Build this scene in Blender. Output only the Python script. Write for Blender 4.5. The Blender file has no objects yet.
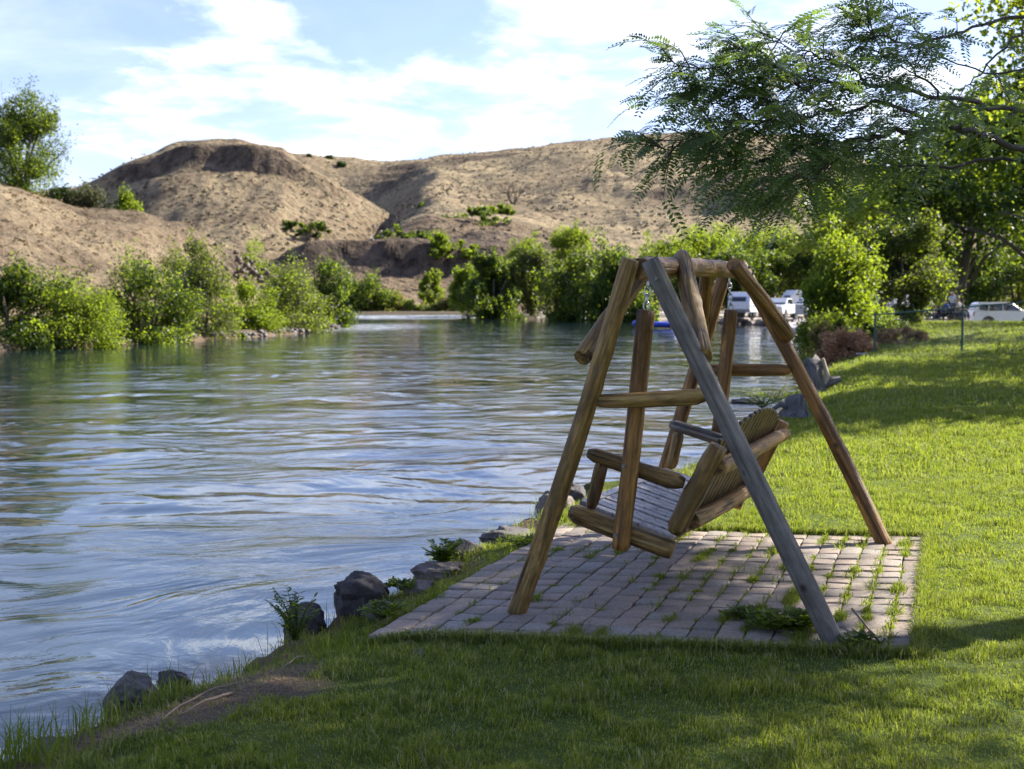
import bpy, math, random
import numpy as np
from mathutils import Vector, Matrix
rng = np.random.default_rng(7)
random.seed(7)
C = bpy.context.scene.collection
PI = math.pi
# ------------------------------------------------------------------ camera
F = 1236.0; PIT = math.radians(3.91); CH = 1.6
def ray(px, py):
    cx = (px-512)/F; cy = -(py-384.5)/F
    return Vector((cx, math.cos(PIT)+cy*math.sin(PIT), -math.sin(PIT)+cy*math.cos(PIT)))
def atz(px, py, z=0.0):
    d = ray(px, py); t = (z-CH)/d.z
    return Vector((d.x*t, d.y*t, z))
def aty(px, py, Y):
    d = ray(px, py); t = Y/d.y
    return Vector((d.x*t, Y, CH+d.z*t))
def atpl(px, py, p0, n):
    d = ray(px, py); o = Vector((0, 0, CH)); t = (p0-o).dot(n)/d.dot(n)
    return o+d*t
def proj(p):
    q = Vector(p)-Vector((0, 0, CH)); c, s = math.cos(PIT), math.sin(PIT)
    dep = q.y*c-q.z*s; up = q.y*s+q.z*c
    return (512+F*q.x/dep, 384.5-F*up/dep)
cam = bpy.data.cameras.new('camera'); co = bpy.data.objects.new('camera', cam); C.objects.link(co)
co.location = (0, 0, CH); co.rotation_euler = (PI/2-PIT, 0, 0)
cam.sensor_width = 36; cam.lens = 36*F/1024; cam.clip_end = 8000; cam.clip_start = 0.05
cam.dof.use_dof = True; cam.dof.focus_distance = 6.0; cam.dof.aperture_fstop = 4.5
bpy.context.scene.camera = co
S = bpy.context.scene
S.render.resolution_x = 1024; S.render.resolution_y = 769
S.render.engine = 'CYCLES'; S.cycles.use_denoising = True
S.cycles.max_bounces = 8; S.cycles.transparent_max_bounces = 8
S.cycles.caustics_reflective = False; S.cycles.caustics_refractive = False
S.cycles.sample_clamp_indirect = 6
S.view_settings.view_transform = 'Standard'; S.view_settings.look = 'None'
S.view_settings.gamma = 1; S.view_settings.use_curve_mapping = False
S.view_settings.exposure = 1.68
# ------------------------------------------------------------------ noise
def _hash(ix, iy, seed):
    h = (ix.astype(np.int64)*374761393 + iy.astype(np.int64)*668265263 + seed*1442695041) & 0xffffffff
    h = ((h ^ (h >> 13))*1274126177) & 0xffffffff
    return ((h ^ (h >> 16)) & 0xffffff)/float(0xffffff)
def vnoise(x, y, seed=0):
    x = np.asarray(x, float); y = np.asarray(y, float)
    ix = np.floor(x); iy = np.floor(y); fx = x-ix; fy = y-iy
    fx = fx*fx*fx*(fx*(fx*6-15)+10); fy = fy*fy*fy*(fy*(fy*6-15)+10)
    a = _hash(ix, iy, seed); b = _hash(ix+1, iy, seed); c = _hash(ix, iy+1, seed); d = _hash(ix+1, iy+1, seed)
    return (a*(1-fx)+b*fx)*(1-fy)+(c*(1-fx)+d*fx)*fy - .5
def fbm(x, y, oct=5, seed=0, gain=.5):
    s = 0; a = 1
    for o in range(oct):
        s = s + a*vnoise(x*2**o+17.3*o, y*2**o-9.1*o, seed+o); a *= gain
    return s
def sstep(a, b, x):
    t = np.clip((np.asarray(x, float)-a)/(b-a), 0, 1); return t*t*(3-2*t)
# ------------------------------------------------------------------ object helpers
def tag(o, label=None, cat=None, group=None, kind=None):
    if label: o['label'] = label
    if cat: o['category'] = cat
    if group: o['group'] = group
    if kind: o['kind'] = kind
    return o
def empty(name, loc, label=None, cat=None, group=None):
    o = bpy.data.objects.new(name, None); C.objects.link(o); o.location = loc; o.empty_display_size = .1
    return tag(o, label, cat, group)
def mesh_np(name, V, faces, mat, parent=None, smooth=False, loc=None, attrs=None, rot=None):
    """faces: list of int arrays each (n,k)"""
    me = bpy.data.meshes.new(name); V = np.asarray(V, np.float32)
    if not isinstance(faces, (list, tuple)) or (len(faces) and not hasattr(faces[0], 'ndim')): faces = [np.asarray(faces)]
    faces = [np.asarray(f) for f in faces if len(f)]
    me.vertices.add(len(V)); me.vertices.foreach_set('co', V.ravel())
    nl = sum(f.size for f in faces); nf = sum(len(f) for f in faces)
    me.loops.add(nl); me.polygons.add(nf)
    me.loops.foreach_set('vertex_index', np.concatenate([f.ravel() for f in faces]).astype(np.int32))
    tot = np.concatenate([np.full(len(f), f.shape[1]) for f in faces]); st = np.concatenate([[0], np.cumsum(tot)[:-1]])
    me.polygons.foreach_set('loop_start', st.astype(np.int32)); me.polygons.foreach_set('loop_total', tot.astype(np.int32))
    if smooth: me.polygons.foreach_set('use_smooth', np.ones(nf, bool))
    if attrs:
        for k, v in attrs.items():
            v = np.asarray(v, np.float32)
            if v.ndim == 1:
                a = me.attributes.new(k, 'FLOAT', 'POINT'); a.data.foreach_set('value', v)
            else:
                a = me.attributes.new(k, 'FLOAT_COLOR', 'POINT'); a.data.foreach_set('color', v.ravel())
    me.update(calc_edges=True)
    for m in (mat if isinstance(mat, (list, tuple)) else [mat]): me.materials.append(m)
    o = bpy.data.objects.new(name, me); C.objects.link(o)
    if parent is not None: o.parent = parent
    if loc is not None: o.location = loc
    if rot is not None: o.rotation_euler = rot
    return o
class MB:
    def __init__(s): s.v = []; s.f = []
    def add(s, vs, fs):
        b = len(s.v); s.v += [tuple(v) for v in vs]; s.f += [tuple(i+b for i in f) for f in fs]
    def box(s, c, d, M=None):
        c = Vector(c); d = Vector(d)/2
        vs = [Vector((x*d.x, y*d.y, z*d.z)) for x in (-1, 1) for y in (-1, 1) for z in (-1, 1)]
        if M is not None: vs = [M @ v for v in vs]
        s.add([v+c for v in vs], [(0, 1, 3, 2), (4, 6, 7, 5), (0, 4, 5, 1), (2, 3, 7, 6), (0, 2, 6, 4), (1, 5, 7, 3)])
    def tube(s, pts, rad, n=8, cap=True):
        pts = [Vector(p) for p in pts]
        if not hasattr(rad, '__len__'): rad = [rad]*len(pts)
        rings = []; ref = None
        for i, p in enumerate(pts):
            t = (pts[min(i+1, len(pts)-1)]-pts[max(i-1, 0)])
            t = t.normalized() if t.length > 1e-9 else Vector((0, 0, 1))
            if ref is None: ref = t.orthogonal().normalized()
            ref = (ref-t*ref.dot(t))
            ref = ref.normalized() if ref.length > 1e-6 else t.orthogonal().normalized()
            b = t.cross(ref)
            rings.append([p+(ref*math.cos(a)+b*math.sin(a))*rad[i] for a in [2*PI*k/n for k in range(n)]])
        vs = [v for r in rings for v in r]; fs = []
        for i in range(len(pts)-1):
            for k in range(n):
                fs.append((i*n+k, i*n+(k+1) % n, (i+1)*n+(k+1) % n, (i+1)*n+k))
        if cap: fs += [tuple(range(n-1, -1, -1)), tuple((len(pts)-1)*n+k for k in range(n))]
        s.add(vs, fs)
    def build(s, name, mat, parent=None, smooth=False, loc=None, rot=None, bevel=0):
        me = bpy.data.meshes.new(name); me.from_pydata(s.v, [], s.f)
        if smooth: me.polygons.foreach_set('use_smooth', [True]*len(me.polygons))
        for m in (mat if isinstance(mat, (list, tuple)) else [mat]): me.materials.append(m)
        me.update()
        o = bpy.data.objects.new(name, me); C.objects.link(o)
        if parent is not None: o.parent = parent
        if loc is not None: o.location = loc
        if rot is not None: o.rotation_euler = rot
        if bevel:
            b = o.modifiers.new('b', 'BEVEL'); b.width = bevel; b.segments = 2; b.limit_method = 'ANGLE'
        return o
# ------------------------------------------------------------------ materials
def newmat(name):
    m = bpy.data.materials.new(name); m.use_nodes = True; nt = m.node_tree
    for n in list(nt.nodes): nt.nodes.remove(n)
    return m, nt
class NT:
    def __init__(s, nt): s.nt = nt
    def n(s, t, **kw):
        nd = s.nt.nodes.new(t)
        for k, v in kw.items():
            if k in nd.inputs: nd.inputs[k].default_value = v
            else: setattr(nd, k, v)
        return nd
    def l(s, a, b): s.nt.links.new(a, b)
    def noise(s, vec, scale, detail=4, rough=.55, dist=0):
        n = s.n('ShaderNodeTexNoise'); n.inputs['Scale'].default_value = scale; n.inputs['Detail'].default_value = detail
        n.inputs['Roughness'].default_value = rough; n.inputs['Distortion'].default_value = dist
        if vec is not None: s.l(vec, n.inputs['Vector'])
        return n.outputs['Fac']
    def ramp(s, fac, stops, interp='LINEAR'):
        r = s.n('ShaderNodeValToRGB'); r.color_ramp.interpolation = interp
        els = r.color_ramp.elements
        while len(els) < len(stops): els.new(.5)
        for e, (p, c) in zip(els, stops):
            e.position = p; e.color = (*c, 1) if hasattr(c, '__len__') else (c, c, c, 1)
        s.l(fac, r.inputs['Fac']); return r.outputs['Color']
    def mix(s, fac, a, b, blend='MIX'):
        m = s.n('ShaderNodeMix', data_type='RGBA', blend_type=blend)
        for sock, v in ((m.inputs[0], fac), (m.inputs[6], a), (m.inputs[7], b)):
            if hasattr(v, 'links') or isinstance(v, bpy.types.NodeSocket): s.l(v, sock)
            elif hasattr(v, '__len__'): sock.default_value = (*v, 1)[:4]
            else: sock.default_value = v
        return m.outputs[2]
    def math(s, op, a, b=0, c=0, clamp=False):
        m = s.n('ShaderNodeMath', operation=op, use_clamp=clamp)
        for i, v in enumerate((a, b, c)):
            if isinstance(v, bpy.types.NodeSocket): s.l(v, m.inputs[i])
            else: m.inputs[i].default_value = v
        return m.outputs[0]
    def map(s, vec, scale=(1, 1, 1), loc=(0, 0, 0), rot=(0, 0, 0)):
        m = s.n('ShaderNodeMapping'); m.inputs['Scale'].default_value = scale; m.inputs['Location'].default_value = loc
        m.inputs['Rotation'].default_value = rot; s.l(vec, m.inputs['Vector']); return m.outputs[0]
    def bump(s, h, strength=.5, dist=.01, normal=None):
        b = s.n('ShaderNodeBump'); b.inputs['Strength'].default_value = strength; b.inputs['Distance'].default_value = dist
        s.l(h, b.inputs['Height'])
        if normal is not None: s.l(normal, b.inputs['Normal'])
        return b.outputs[0]
    def out(s, sh):
        o = s.n('ShaderNodeOutputMaterial'); s.l(sh, o.inputs['Surface'])
def setc(sock, v, N):
    if isinstance(v, bpy.types.NodeSocket): N.l(v, sock)
    elif hasattr(v, '__len__'): sock.default_value = (*v, 1)[:4]
    else: sock.default_value = v
def principled(N, col, rough=.6, bump=None, **kw):
    p = N.n('ShaderNodeBsdfPrincipled'); setc(p.inputs['Base Color'], col, N); setc(p.inputs['Roughness'], rough, N)
    for k, v in kw.items(): setc(p.inputs[k.replace('_', ' ')], v, N)
    if bump is not None: N.l(bump, p.inputs['Normal'])
    return p.outputs[0]
def simple(name, col, rough=.6, var=.25, scale=8, bump=.15, bdist=.01, **kw):
    m, nt = newmat(name); N = NT(nt); tc = N.n('ShaderNodeTexCoord')
    n = N.noise(tc.outputs['Object'], scale, 5)
    c = N.mix(n, tuple(x*(1-var) for x in col), tuple(min(1, x*(1+var)) for x in col))
    N.out(principled(N, c, rough, N.bump(n, bump, bdist) if bump else None, **kw)); return m
def leafmat(name, col, trans, tmix=.45, rough=.5, var=.35, spec=.35):
    m, nt = newmat(name); N = NT(nt)
    at = N.n('ShaderNodeAttribute', attribute_name='rnd')
    geo = N.n('ShaderNodeNewGeometry')
    v = at.outputs['Fac']
    c = N.ramp(v, [(0, tuple(x*(1-var) for x in col)), (.6, col), (1, (col[0]*1.3, col[1]*1.15, col[2]))])
    t = N.ramp(v, [(0, tuple(x*(1-var) for x in trans)), (.6, trans), (1, (trans[0]*1.15, trans[1]*1.05, trans[2]))])
    p = principled(N, c, rough, None, Specular_IOR_Level=spec)
    tr = N.n('ShaderNodeBsdfTranslucent'); N.l(t, tr.inputs['Color'])
    mx = N.n('ShaderNodeMixShader'); mx.inputs[0].default_value = tmix
    N.l(p, mx.inputs[1]); N.l(tr.outputs[0], mx.inputs[2]); N.out(mx.outputs[0]); return m
def woodmat(name, c1, c2, c3, grey=.0, rough=.55, gcol=(.2, .2, .2), sk=1.0):
    m, nt = newmat(name); N = NT(nt); tc = N.n('ShaderNodeTexCoord'); oi = N.n('ShaderNodeObjectInfo')
    off = N.n('ShaderNodeVectorMath', operation='ADD'); N.l(tc.outputs['Object'], off.inputs[0])
    cmb = N.n('ShaderNodeCombineXYZ'); N.l(N.math('MULTIPLY', oi.outputs['Random'], 37), cmb.inputs[0]); N.l(N.math('MULTIPLY', oi.outputs['Random'], 11), cmb.inputs[2])
    N.l(cmb.outputs[0], off.inputs[1]); V = off.outputs[0]
    g1 = N.noise(N.map(V, (1, 1, .05)), 42, 6, .6, .4)
    g2 = N.noise(N.map(V, (1, 1, .12)), 150, 3, .5)
    big = N.noise(N.map(V, (1, 1, .35)), 9, 5, .65)
    fine = N.noise(V, 9, 3)
    base = N.ramp(g1, [(.25, c1), (.5, c2), (.75, c3)])
    base = N.mix(N.ramp(big, [(.44, .0), (.60, .75*sk)]), base, tuple(x*.28 for x in c2))
    strk = N.noise(N.map(V, (1, 1, .10)), 15, 5, .7, .8)
    base = N.mix(N.ramp(strk, [(.50, .0), (.66, .80*sk)]), base, tuple(x*.22 for x in c2))
    base = N.mix(N.ramp(strk, [(.28, .6), (.42, .0)]), base, tuple(min(.6, x*1.35) for x in c3))
    base = N.mix(N.math('MULTIPLY', N.ramp(g2, [(.4, 0), (.75, 1)]), .35), base, tuple(x*.4 for x in c1))
    gf = N.math('ADD', N.math('MULTIPLY', N.ramp(fine, [(.45, 0), (.68, 1)]), .28), grey, clamp=True)
    base = N.mix(gf, base, N.ramp(g1, [(.3, tuple(x*.5 for x in gcol)), (.65, gcol)]))
    # dark checks and knots
    vor = N.n('ShaderNodeTexVoronoi'); vor.inputs['Scale'].default_value = 5; N.l(N.map(V, (1.2, 1.2, .8)), vor.inputs['Vector'])
    kn = N.ramp(vor.outputs['Distance'], [(.05, 1), (.12, 0)])
    base = N.mix(N.math('MULTIPLY', kn, .85), base, (.02, .012, .007))
    chk = N.ramp(N.noise(N.map(V, (1, 1, .035)), 24, 2, .4), [(.60, 0), (.66, 1)])
    base = N.mix(N.math('MULTIPLY', chk, .7), base, (.025, .016, .01))
    h = N.math('ADD', N.math('MULTIPLY', g1, 1.0), N.math('MULTIPLY', g2, .35)); h = N.math('SUBTRACT', h, N.math('MULTIPLY', chk, .8))
    N.out(principled(N, base, rough, N.bump(h, 1.0, .009), Specular_IOR_Level=.4)); return m
# ------------------------------------------------------------------ light and sky
SAZ, SEL = math.radians(62), math.radians(33)
sd = Vector((math.sin(SAZ)*math.cos(SEL), math.cos(SAZ)*math.cos(SEL), math.sin(SEL)))
sl = bpy.data.lights.new('sun', 'SUN'); so = bpy.data.objects.new('sun', sl); C.objects.link(so)
sl.energy = 4.7; sl.angle = math.radians(.53); sl.color = (1, .93, .82)
so.rotation_euler = (-sd).to_track_quat('-Z', 'Y').to_euler(); so.location = (20, 10, 30)
def world():
    w = bpy.data.worlds.new('World'); S.world = w; w.use_nodes = True; nt = w.node_tree
    for n in list(nt.nodes): nt.nodes.remove(n)
    N = NT(nt); tc = N.n('ShaderNodeTexCoord')
    sky = N.n('ShaderNodeTexSky', sky_type='NISHITA'); sky.sun_disc = False; sky.sun_elevation = SEL; sky.sun_rotation = SAZ
    sky.altitude = 300; sky.air_density = 1.0; sky.dust_density = .6; sky.ozone_density = 4.0
    sep = N.n('ShaderNodeSeparateXYZ'); N.l(tc.outputs['Generated'], sep.inputs[0]); x, y, z = sep.outputs
    ys = N.math('MAXIMUM', y, .05)
    u = N.math('DIVIDE', x, ys); v = N.math('DIVIDE', z, ys)
    cov = None
    blobs = [(250, 40, 45, 120, 35, 1.0), (150, 110, 120, 45, 0, .85), (320, 95, 120, 50, -15, 1.05), (520, 110, 70, 45, 0, .9), (235, 140, 130, 40, 0, 1.0),
             (440, 55, 18, 60, 60, .45), (510, 10, 45, 25, 15, .9), (575, 25, 40, 16, -10, .8), (740, 40, 170, 60, -8, 1.25), (640, 70, 60, 45, 0, .8), (850, 110, 150, 80, 0, 1.0),
             (420, 152, 160, 12, 0, .4), (60, -60, 120, 25, 10, .5), (900, -120, 260, 80, 10, .9), (400, -190, 260, 60, -10, .7)]
    for bx, by, rx, ry, rot, st in blobs:
        d = ray(bx, by); u0, v0 = d.x/d.y, d.z/d.y
        du = N.math('SUBTRACT', u, u0); dv = N.math('SUBTRACT', v, v0)
        c, s_ = math.cos(math.radians(rot)), math.sin(math.radians(rot))
        a = N.math('DIVIDE', N.math('ADD', N.math('MULTIPLY', du, c), N.math('MULTIPLY', dv, s_)), rx/F)
        b = N.math('DIVIDE', N.math('SUBTRACT', N.math('MULTIPLY', dv, c), N.math('MULTIPLY', du, s_)), ry/F)
        r2 = N.math('ADD', N.math('MULTIPLY', a, a), N.math('MULTIPLY', b, b))
        g = N.math('MULTIPLY', N.math('EXPONENT', N.math('MULTIPLY', r2, -.9)), st)
        cov = g if cov is None else N.math('ADD', cov, g)
    cov = N.math('MULTIPLY', N.math('MINIMUM', cov, 1.05), .50)
    zz = N.math('ADD', N.math('MAXIMUM', z, 0), .16)
    cm = N.n('ShaderNodeCombineXYZ'); N.l(N.math('DIVIDE', x, zz), cm.inputs[0]); N.l(N.math('DIVIDE', y, zz), cm.inputs[1])
    P = cm.outputs[0]
    n1 = N.noise(P, 1.1, 8, .62, .4); n2 = N.noise(P, 3.2, 6, .62, .3); n3 = N.noise(P, .35, 3)
    nn = N.math('ADD', N.math('MULTIPLY', N.math('SUBTRACT', n1, .5), 2.3), N.math('MULTIPLY', N.math('SUBTRACT', n2, .5), 1.7))
    tot = N.math('ADD', N.math('ADD', N.math('MULTIPLY', cov, 1.0), nn), N.math('MULTIPLY', N.math('SUBTRACT', n3, .52), .5))
    fac = N.ramp(tot, [(.22, 0), (.46, .30), (.95, .95)])
    thin = N.ramp(N.noise(N.map(P, (1, .35, 1)), .8, 5), [(.40, .0), (.8, .35)])
    fac = N.math('MAXIMUM', fac, thin)
    up = N.math('MULTIPLY', fac, N.ramp(z, [(0, .9), (.02, 1), (.28, 1), (.5, .55)]))
    cloudc = N.mix(N.ramp(n2, [(.35, 0), (.65, 1)]), (.40, .50, .68), (1.1, 1.09, 1.08))
    bg1 = N.n('ShaderNodeBackground'); N.l(N.mix(1.0, sky.outputs[0], (1.10, .92, 1.02), 'MULTIPLY'), bg1.inputs[0]); bg1.inputs[1].default_value = SKYS
    bg2 = N.n('ShaderNodeBackground'); N.l(cloudc, bg2.inputs[0]); bg2.inputs[1].default_value = CLOUDS
    mx = N.n('ShaderNodeMixShader'); N.l(up, mx.inputs[0]); N.l(bg1.outputs[0], mx.inputs[1]); N.l(bg2.outputs[0], mx.inputs[2])
    o = N.n('ShaderNodeOutputWorld'); N.l(mx.outputs[0], o.inputs[0])
SKYS = .078; CLOUDS = .64
world()
# ------------------------------------------------------------------ river outline and ground height
WZ = -.75
edge_px = [(40, 745), (85, 712), (135, 686), (200, 668), (275, 648), (300, 618), (340, 592), (395, 573), (436, 551), (476, 538), (516, 525), (551, 499), (575, 485), (610, 478), (650, 462),
           (690, 445), (740, 425), (780, 407), (800, 385), (822, 364), (836, 351)]
right = [(-14, -40), (-8, -8), (-4.6, 0), (-3.4, 3.2), (-2.7, 4.6)] + [tuple(atz(a, b, -.1)[:2]) for a, b in edge_px] + \
        [(17.2, 58), (19.2, 72), (19.5, 84), (23, 100), (24.5, 118), (21, 132), (14, 138), (8, 142), (0, 152), (-5, 172), (-8, 196), (-35, 214), (-90, 226), (-220, 238), (-900, 260), (-2500, 300)]
left = [(-2500, 200), (-900, 190), (-200, 186), (-90, 180), (-45, 165), (-27, 143), (-18.5, 126), (-15.6, 114), (-14.6, 100), (-15, 88), (-17.5, 75), (-20.5, 66), (-23.8, 58), (-27.5, 50), (-34, 35), (-42, 10), (-60, -40)]
poly = np.array(right+left)
def sdist(X, Y):
    """signed distance to the river outline, positive on land"""
    X = np.asarray(X, float); Y = np.asarray(Y, float)
    best = np.full(X.shape, 1e18); inside = np.zeros(X.shape, bool)
    n = len(poly)
    for i in range(n):
        x0, y0 = poly[i]; x1, y1 = poly[(i+1) % n]; dx, dy = x1-x0, y1-y0
        t = np.clip(((X-x0)*dx+(Y-y0)*dy)/(dx*dx+dy*dy), 0, 1)
        best = np.minimum(best, (X-x0-t*dx)**2+(Y-y0-t*dy)**2)
        c = ((y0 > Y) != (y1 > Y)) & (X < (x1-x0)*(Y-y0)/((y1-y0) if y1 != y0 else 1e-9)+x0)
        inside ^= c
    d = np.sqrt(best)
    return np.where(inside, -d, d)
BSPOT = [(130, 696, -.16, 56), (172, 682, -.17, 34), (358, 598, -.08, 62), (305, 626, -.2, 50), (378, 609, -.06, 34), (418, 588, -.035, 36), (438, 573, -.07, 58), (468, 551, -.10, 44), (512, 537, -.08, 64), (556, 508, -.10, 46), (570, 496, -.12, 40), (52, 752, -.35, 50)]
def ground_z(X, Y, d=None):
    X = np.asarray(X, float); Y = np.asarray(Y, float)
    if d is None: d = sdist(X, Y)
    d = d + fbm(X*1.3, Y*1.3, 4, 3)*np.clip(.35, 0, 1)*sstep(.9, 0, np.abs(d)*.7)
    rightside = X > -14+.0*Y
    z = .60*sstep(24, 50, Y)*sstep(80, 58, Y)*sstep(9, 20, X) - .38*sstep(50, 88, Y)
    z = z + .05*fbm(X*.35, Y*.35, 3, 11)*sstep(9.5, 14, np.hypot(X-1, Y-7)+5.5) 
    z = z - .28*sstep(1.6, .0, d)*(Y > 11)*rightside - .15*sstep(.85, 0, d)*(Y < 11) - .05*sstep(.5, 0, d)
    w = np.where(Y < 40, .95, 2.0); w2 = np.where(Y < 40, .12, .5)
    k = sstep(0, 1, (d+w)/(w+w2))
    z = -1.5+(z+1.5)*k
    bank = sstep(.7, 0, np.abs(d+.05))*(Y < 40)
    z = z + .07*bank*fbm(X*6, Y*6, 4, 5)
    for bx, by, bz, bw in BSPOT:      # the bank bulges out under each boulder
        p = atz(bx, by, bz); rr = bw/F*p.y*.40
        dist = np.hypot(X-p.x, Y-p.y)*(1+.25*fbm(X*5, Y*5, 2, 7))
        z = np.maximum(z, np.minimum(bz-rr*.55, 0)-np.maximum(dist-rr*.8, 0)*1.5)
    return z
def lines(dense, far):
    out = []
    for a, b, st in dense: out.append(np.arange(a, b, st))
    return np.unique(np.concatenate(out+[np.array(far, float)]).round(4))
gx = lines([(-3.2, 5.2, .05), (-8, -3.2, .4), (5.2, 14, .25), (-70, -8, 1.2), (14, 60, 1.0)], [-2500, -1500, -900, -500, -300, -200, -140, -100, -80, 75, 90, 120, 170, 300, 600, 1500, 2500])
gy = lines([(3.4, 13, .05), (0, 3.4, .3), (13, 32, .2), (32, 80, .7), (80, 250, 1.5)], [-60, -30, -15, -8, -4, 270, 320, 400, 600, 1200, 3000])
GX, GY = np.meshgrid(gx, gy)
GD = sdist(GX, GY); GZ = ground_z(GX, GY, GD)
def grid_faces(ny, nx):
    i = np.arange(ny-1)[:, None]*nx+np.arange(nx-1)[None, :]
    return np.stack([i, i+1, i+nx+1, i+nx], -1).reshape(-1, 4)
# paver patio corners
pFL = atz(366, 637); pFR = atz(916, 657); pBR = atz(928, 537); pBL = pFL+(pBR-pFR)*1.03
u_row = (pFR-pFL); u_col = (pBR-pFR)
def in_patio(X, Y, m=0.0):
    a = u_row.xy; b = u_col.xy; det = a.x*b.y-a.y*b.x
    x = X-pFL.x; y = Y-pFL.y
    s = (x*b.y-y*b.x)/det; t = (a.x*y-a.y*x)/det
    return (s > -m/a.length) & (s < 1+m/a.length) & (t > -m/b.length) & (t < 1+m/b.length), s, t
ip, _, _ = in_patio(GX, GY, -.02)
GZ = np.where(ip & (GD > .02), GZ-.045, GZ)
dirt_c = [(*atz(208, 700, -.03)[:2], .42, .30, .25), (*atz(128, 716, -.05)[:2], .30, .26, .1), (*atz(262, 680, -.03)[:2], .24, .26, .2), (*atz(305, 645, -.06)[:2], .16, .2, 0)]
def dirtmask(X, Y, d):
    m = sstep(.28, .02, d+fbm(X*3, Y*3, 3, 21)*.5)*(d > -3)
    for cx, cy, rx, ry, sl_ in dirt_c:
        yy = Y-cy-(X-cx)*sl_
        m = np.maximum(m, sstep(1.25, .7, np.sqrt(((X-cx)/rx)**2+(yy/ry)**2)+fbm(X*5, Y*5, 3, 8)*.5))
    return m
dm = dirtmask(GX, GY, GD)
leftb = (GX < -10-.02*GY)
gravel = ((GY > 84) & (GX > 3) & (GX < 60)).astype(float)*sstep(84, 90, GY)
dry = np.where(leftb | (GY > 140), 1.0, 0.0)
ramp_ = ((GX > 19.0) & (GX < 26.0) & (GY > 68) & (GY < 92)).astype(float)
cols = np.stack([dm, np.maximum(gravel, 0), dry, np.ones_like(dm)], -1).reshape(-1, 4)
def ground_mat():
    m, nt = newmat('lawn and earth'); N = NT(nt); tc = N.n('ShaderNodeTexCoord'); at = N.n('ShaderNodeAttribute', attribute_name='mask')
    sp = N.n('ShaderNodeSeparateColor'); N.l(at.outputs['Color'], sp.inputs[0]); P = tc.outputs['Object']
    n1 = N.noise(P, 1.2, 6, .6); n2 = N.noise(P, 14, 5, .65); n3 = N.noise(P, 90, 3, .6)
    st = N.noise(N.map(P, (.05, .6, 1), rot=(0, 0, .1)), 1.0, 4, .6)
    grass = N.mix(n2, (.035, .060, .010), (.075, .115, .018))
    grass = N.mix(N.ramp(st, [(.4, 0), (.65, .8)]), grass, (.11, .14, .028))
    grass = N.mix(N.ramp(n1, [(.5, 0), (.75, .5)]), grass, (.13, .13, .045))
    earth = N.mix(n2, (.055, .038, .026), (.17, .12, .08))
    earth = N.mix(N.ramp(n3, [(.5, 0), (.7, .7)]), earth, (.24, .18, .11))
    grv = N.mix(n3, (.30, .26, .21), (.42, .37, .31))
    dryc = N.mix(n1, (.05, .045, .028), (.13, .105, .06))
    c = N.mix(sp.outputs[2], grass, dryc); c = N.mix(sp.outputs[1], c, grv); c = N.mix(sp.outputs[0], c, earth)
    h = N.math('ADD', N.math('MULTIPLY', n2, 1.0), N.math('MULTIPLY', n3, .5))
    N.out(principled(N, c, .9, N.bump(h, .6, .03), Specular_IOR_Level=.15)); return m
M_ground = ground_mat()
g = mesh_np('ground', np.stack([GX, GY, GZ], -1).reshape(-1, 3), grid_faces(len(gy), len(gx)), M_ground, smooth=True, attrs={'mask': cols})
tag(g, kind='structure')
# ------------------------------------------------------------------ river water
def water_mat():
    m, nt = newmat('river water'); N = NT(nt); tc = N.n('ShaderNodeTexCoord'); P = tc.outputs['Object']
    wob = N.n('ShaderNodeTexNoise'); wob.inputs['Scale'].default_value = .22; wob.inputs['Detail'].default_value = 2; N.l(P, wob.inputs['Vector'])
    vm = N.n('ShaderNodeVectorMath', operation='MULTIPLY_ADD'); N.l(wob.outputs['Color'], vm.inputs[0]); vm.inputs[1].default_value = (5.5, 5.5, 0); N.l(P, vm.inputs[2])
    W = vm.outputs[0]
    a = N.noise(N.map(W, (1, 1.5, 1), rot=(0, 0, .5)), .55, 3, .5, .6)
    b = N.noise(N.map(W, (1, 1.7, 1), rot=(0, 0, .35)), 2.6, 4, .55, .8)
    c = N.noise(N.map(W, (1, 1.4, 1), rot=(0, 0, -.3)), 9, 3, .6, .5)
    d = N.noise(N.map(P, (1, 1.2, 1)), 26, 3, .6, .2)
    rough_patch = N.ramp(N.noise(P, .16, 4, .6, .8), [(.40, .12), (.62, 1)])
    calm = N.ramp(N.noise(N.map(W, (1, 1.3, 1)), .11, 3, .5, .6), [(.40, .18), (.60, 1)])
    h = N.math('ADD', N.math('MULTIPLY', a, .80), N.math('MULTIPLY', N.math('MULTIPLY', b, .13), calm))
    h2 = N.math('ADD', N.math('MULTIPLY', c, .050), N.math('MULTIPLY', d, .011))
    h = N.math('ADD', h, N.math('MULTIPLY', h2, rough_patch))
    bp = N.bump(h, 1.0, .066)
    at = N.n('ShaderNodeAttribute', attribute_name='foam'); foam = at.outputs['Fac']
    ff = N.math('MULTIPLY', foam, N.ramp(N.noise(N.map(W, (.6, 1.6, 1)), 1.6, 6, .7), [(.42, 0), (.62, 1)]))
    sh = N.n('ShaderNodeAttribute', attribute_name='shallow')
    bed = N.mix(N.noise(P, 3.5, 5, .65), (.020, .020, .018), (.09, .065, .05))
    deep = N.mix(N.noise(P, .3, 4), (.006, .015, .022), (.010, .022, .026))
    col = N.mix(sh.outputs['Fac'], deep, bed)
    col = N.mix(ff, col, (.75, .78, .8))
    rgh = N.math('ADD', N.math('MULTIPLY', ff, .5), .045)
    N.out(principled(N, col, rgh, bp, IOR=1.65, Specular_IOR_Level=.8)); return m
wx = lines([(-14, 8, .11), (-40, -14, .4), (8, 22, .35), (-70, -40, 1.5)], [-2500, -900, -400, -200, -140, -100, 26, 30, 40])
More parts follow.
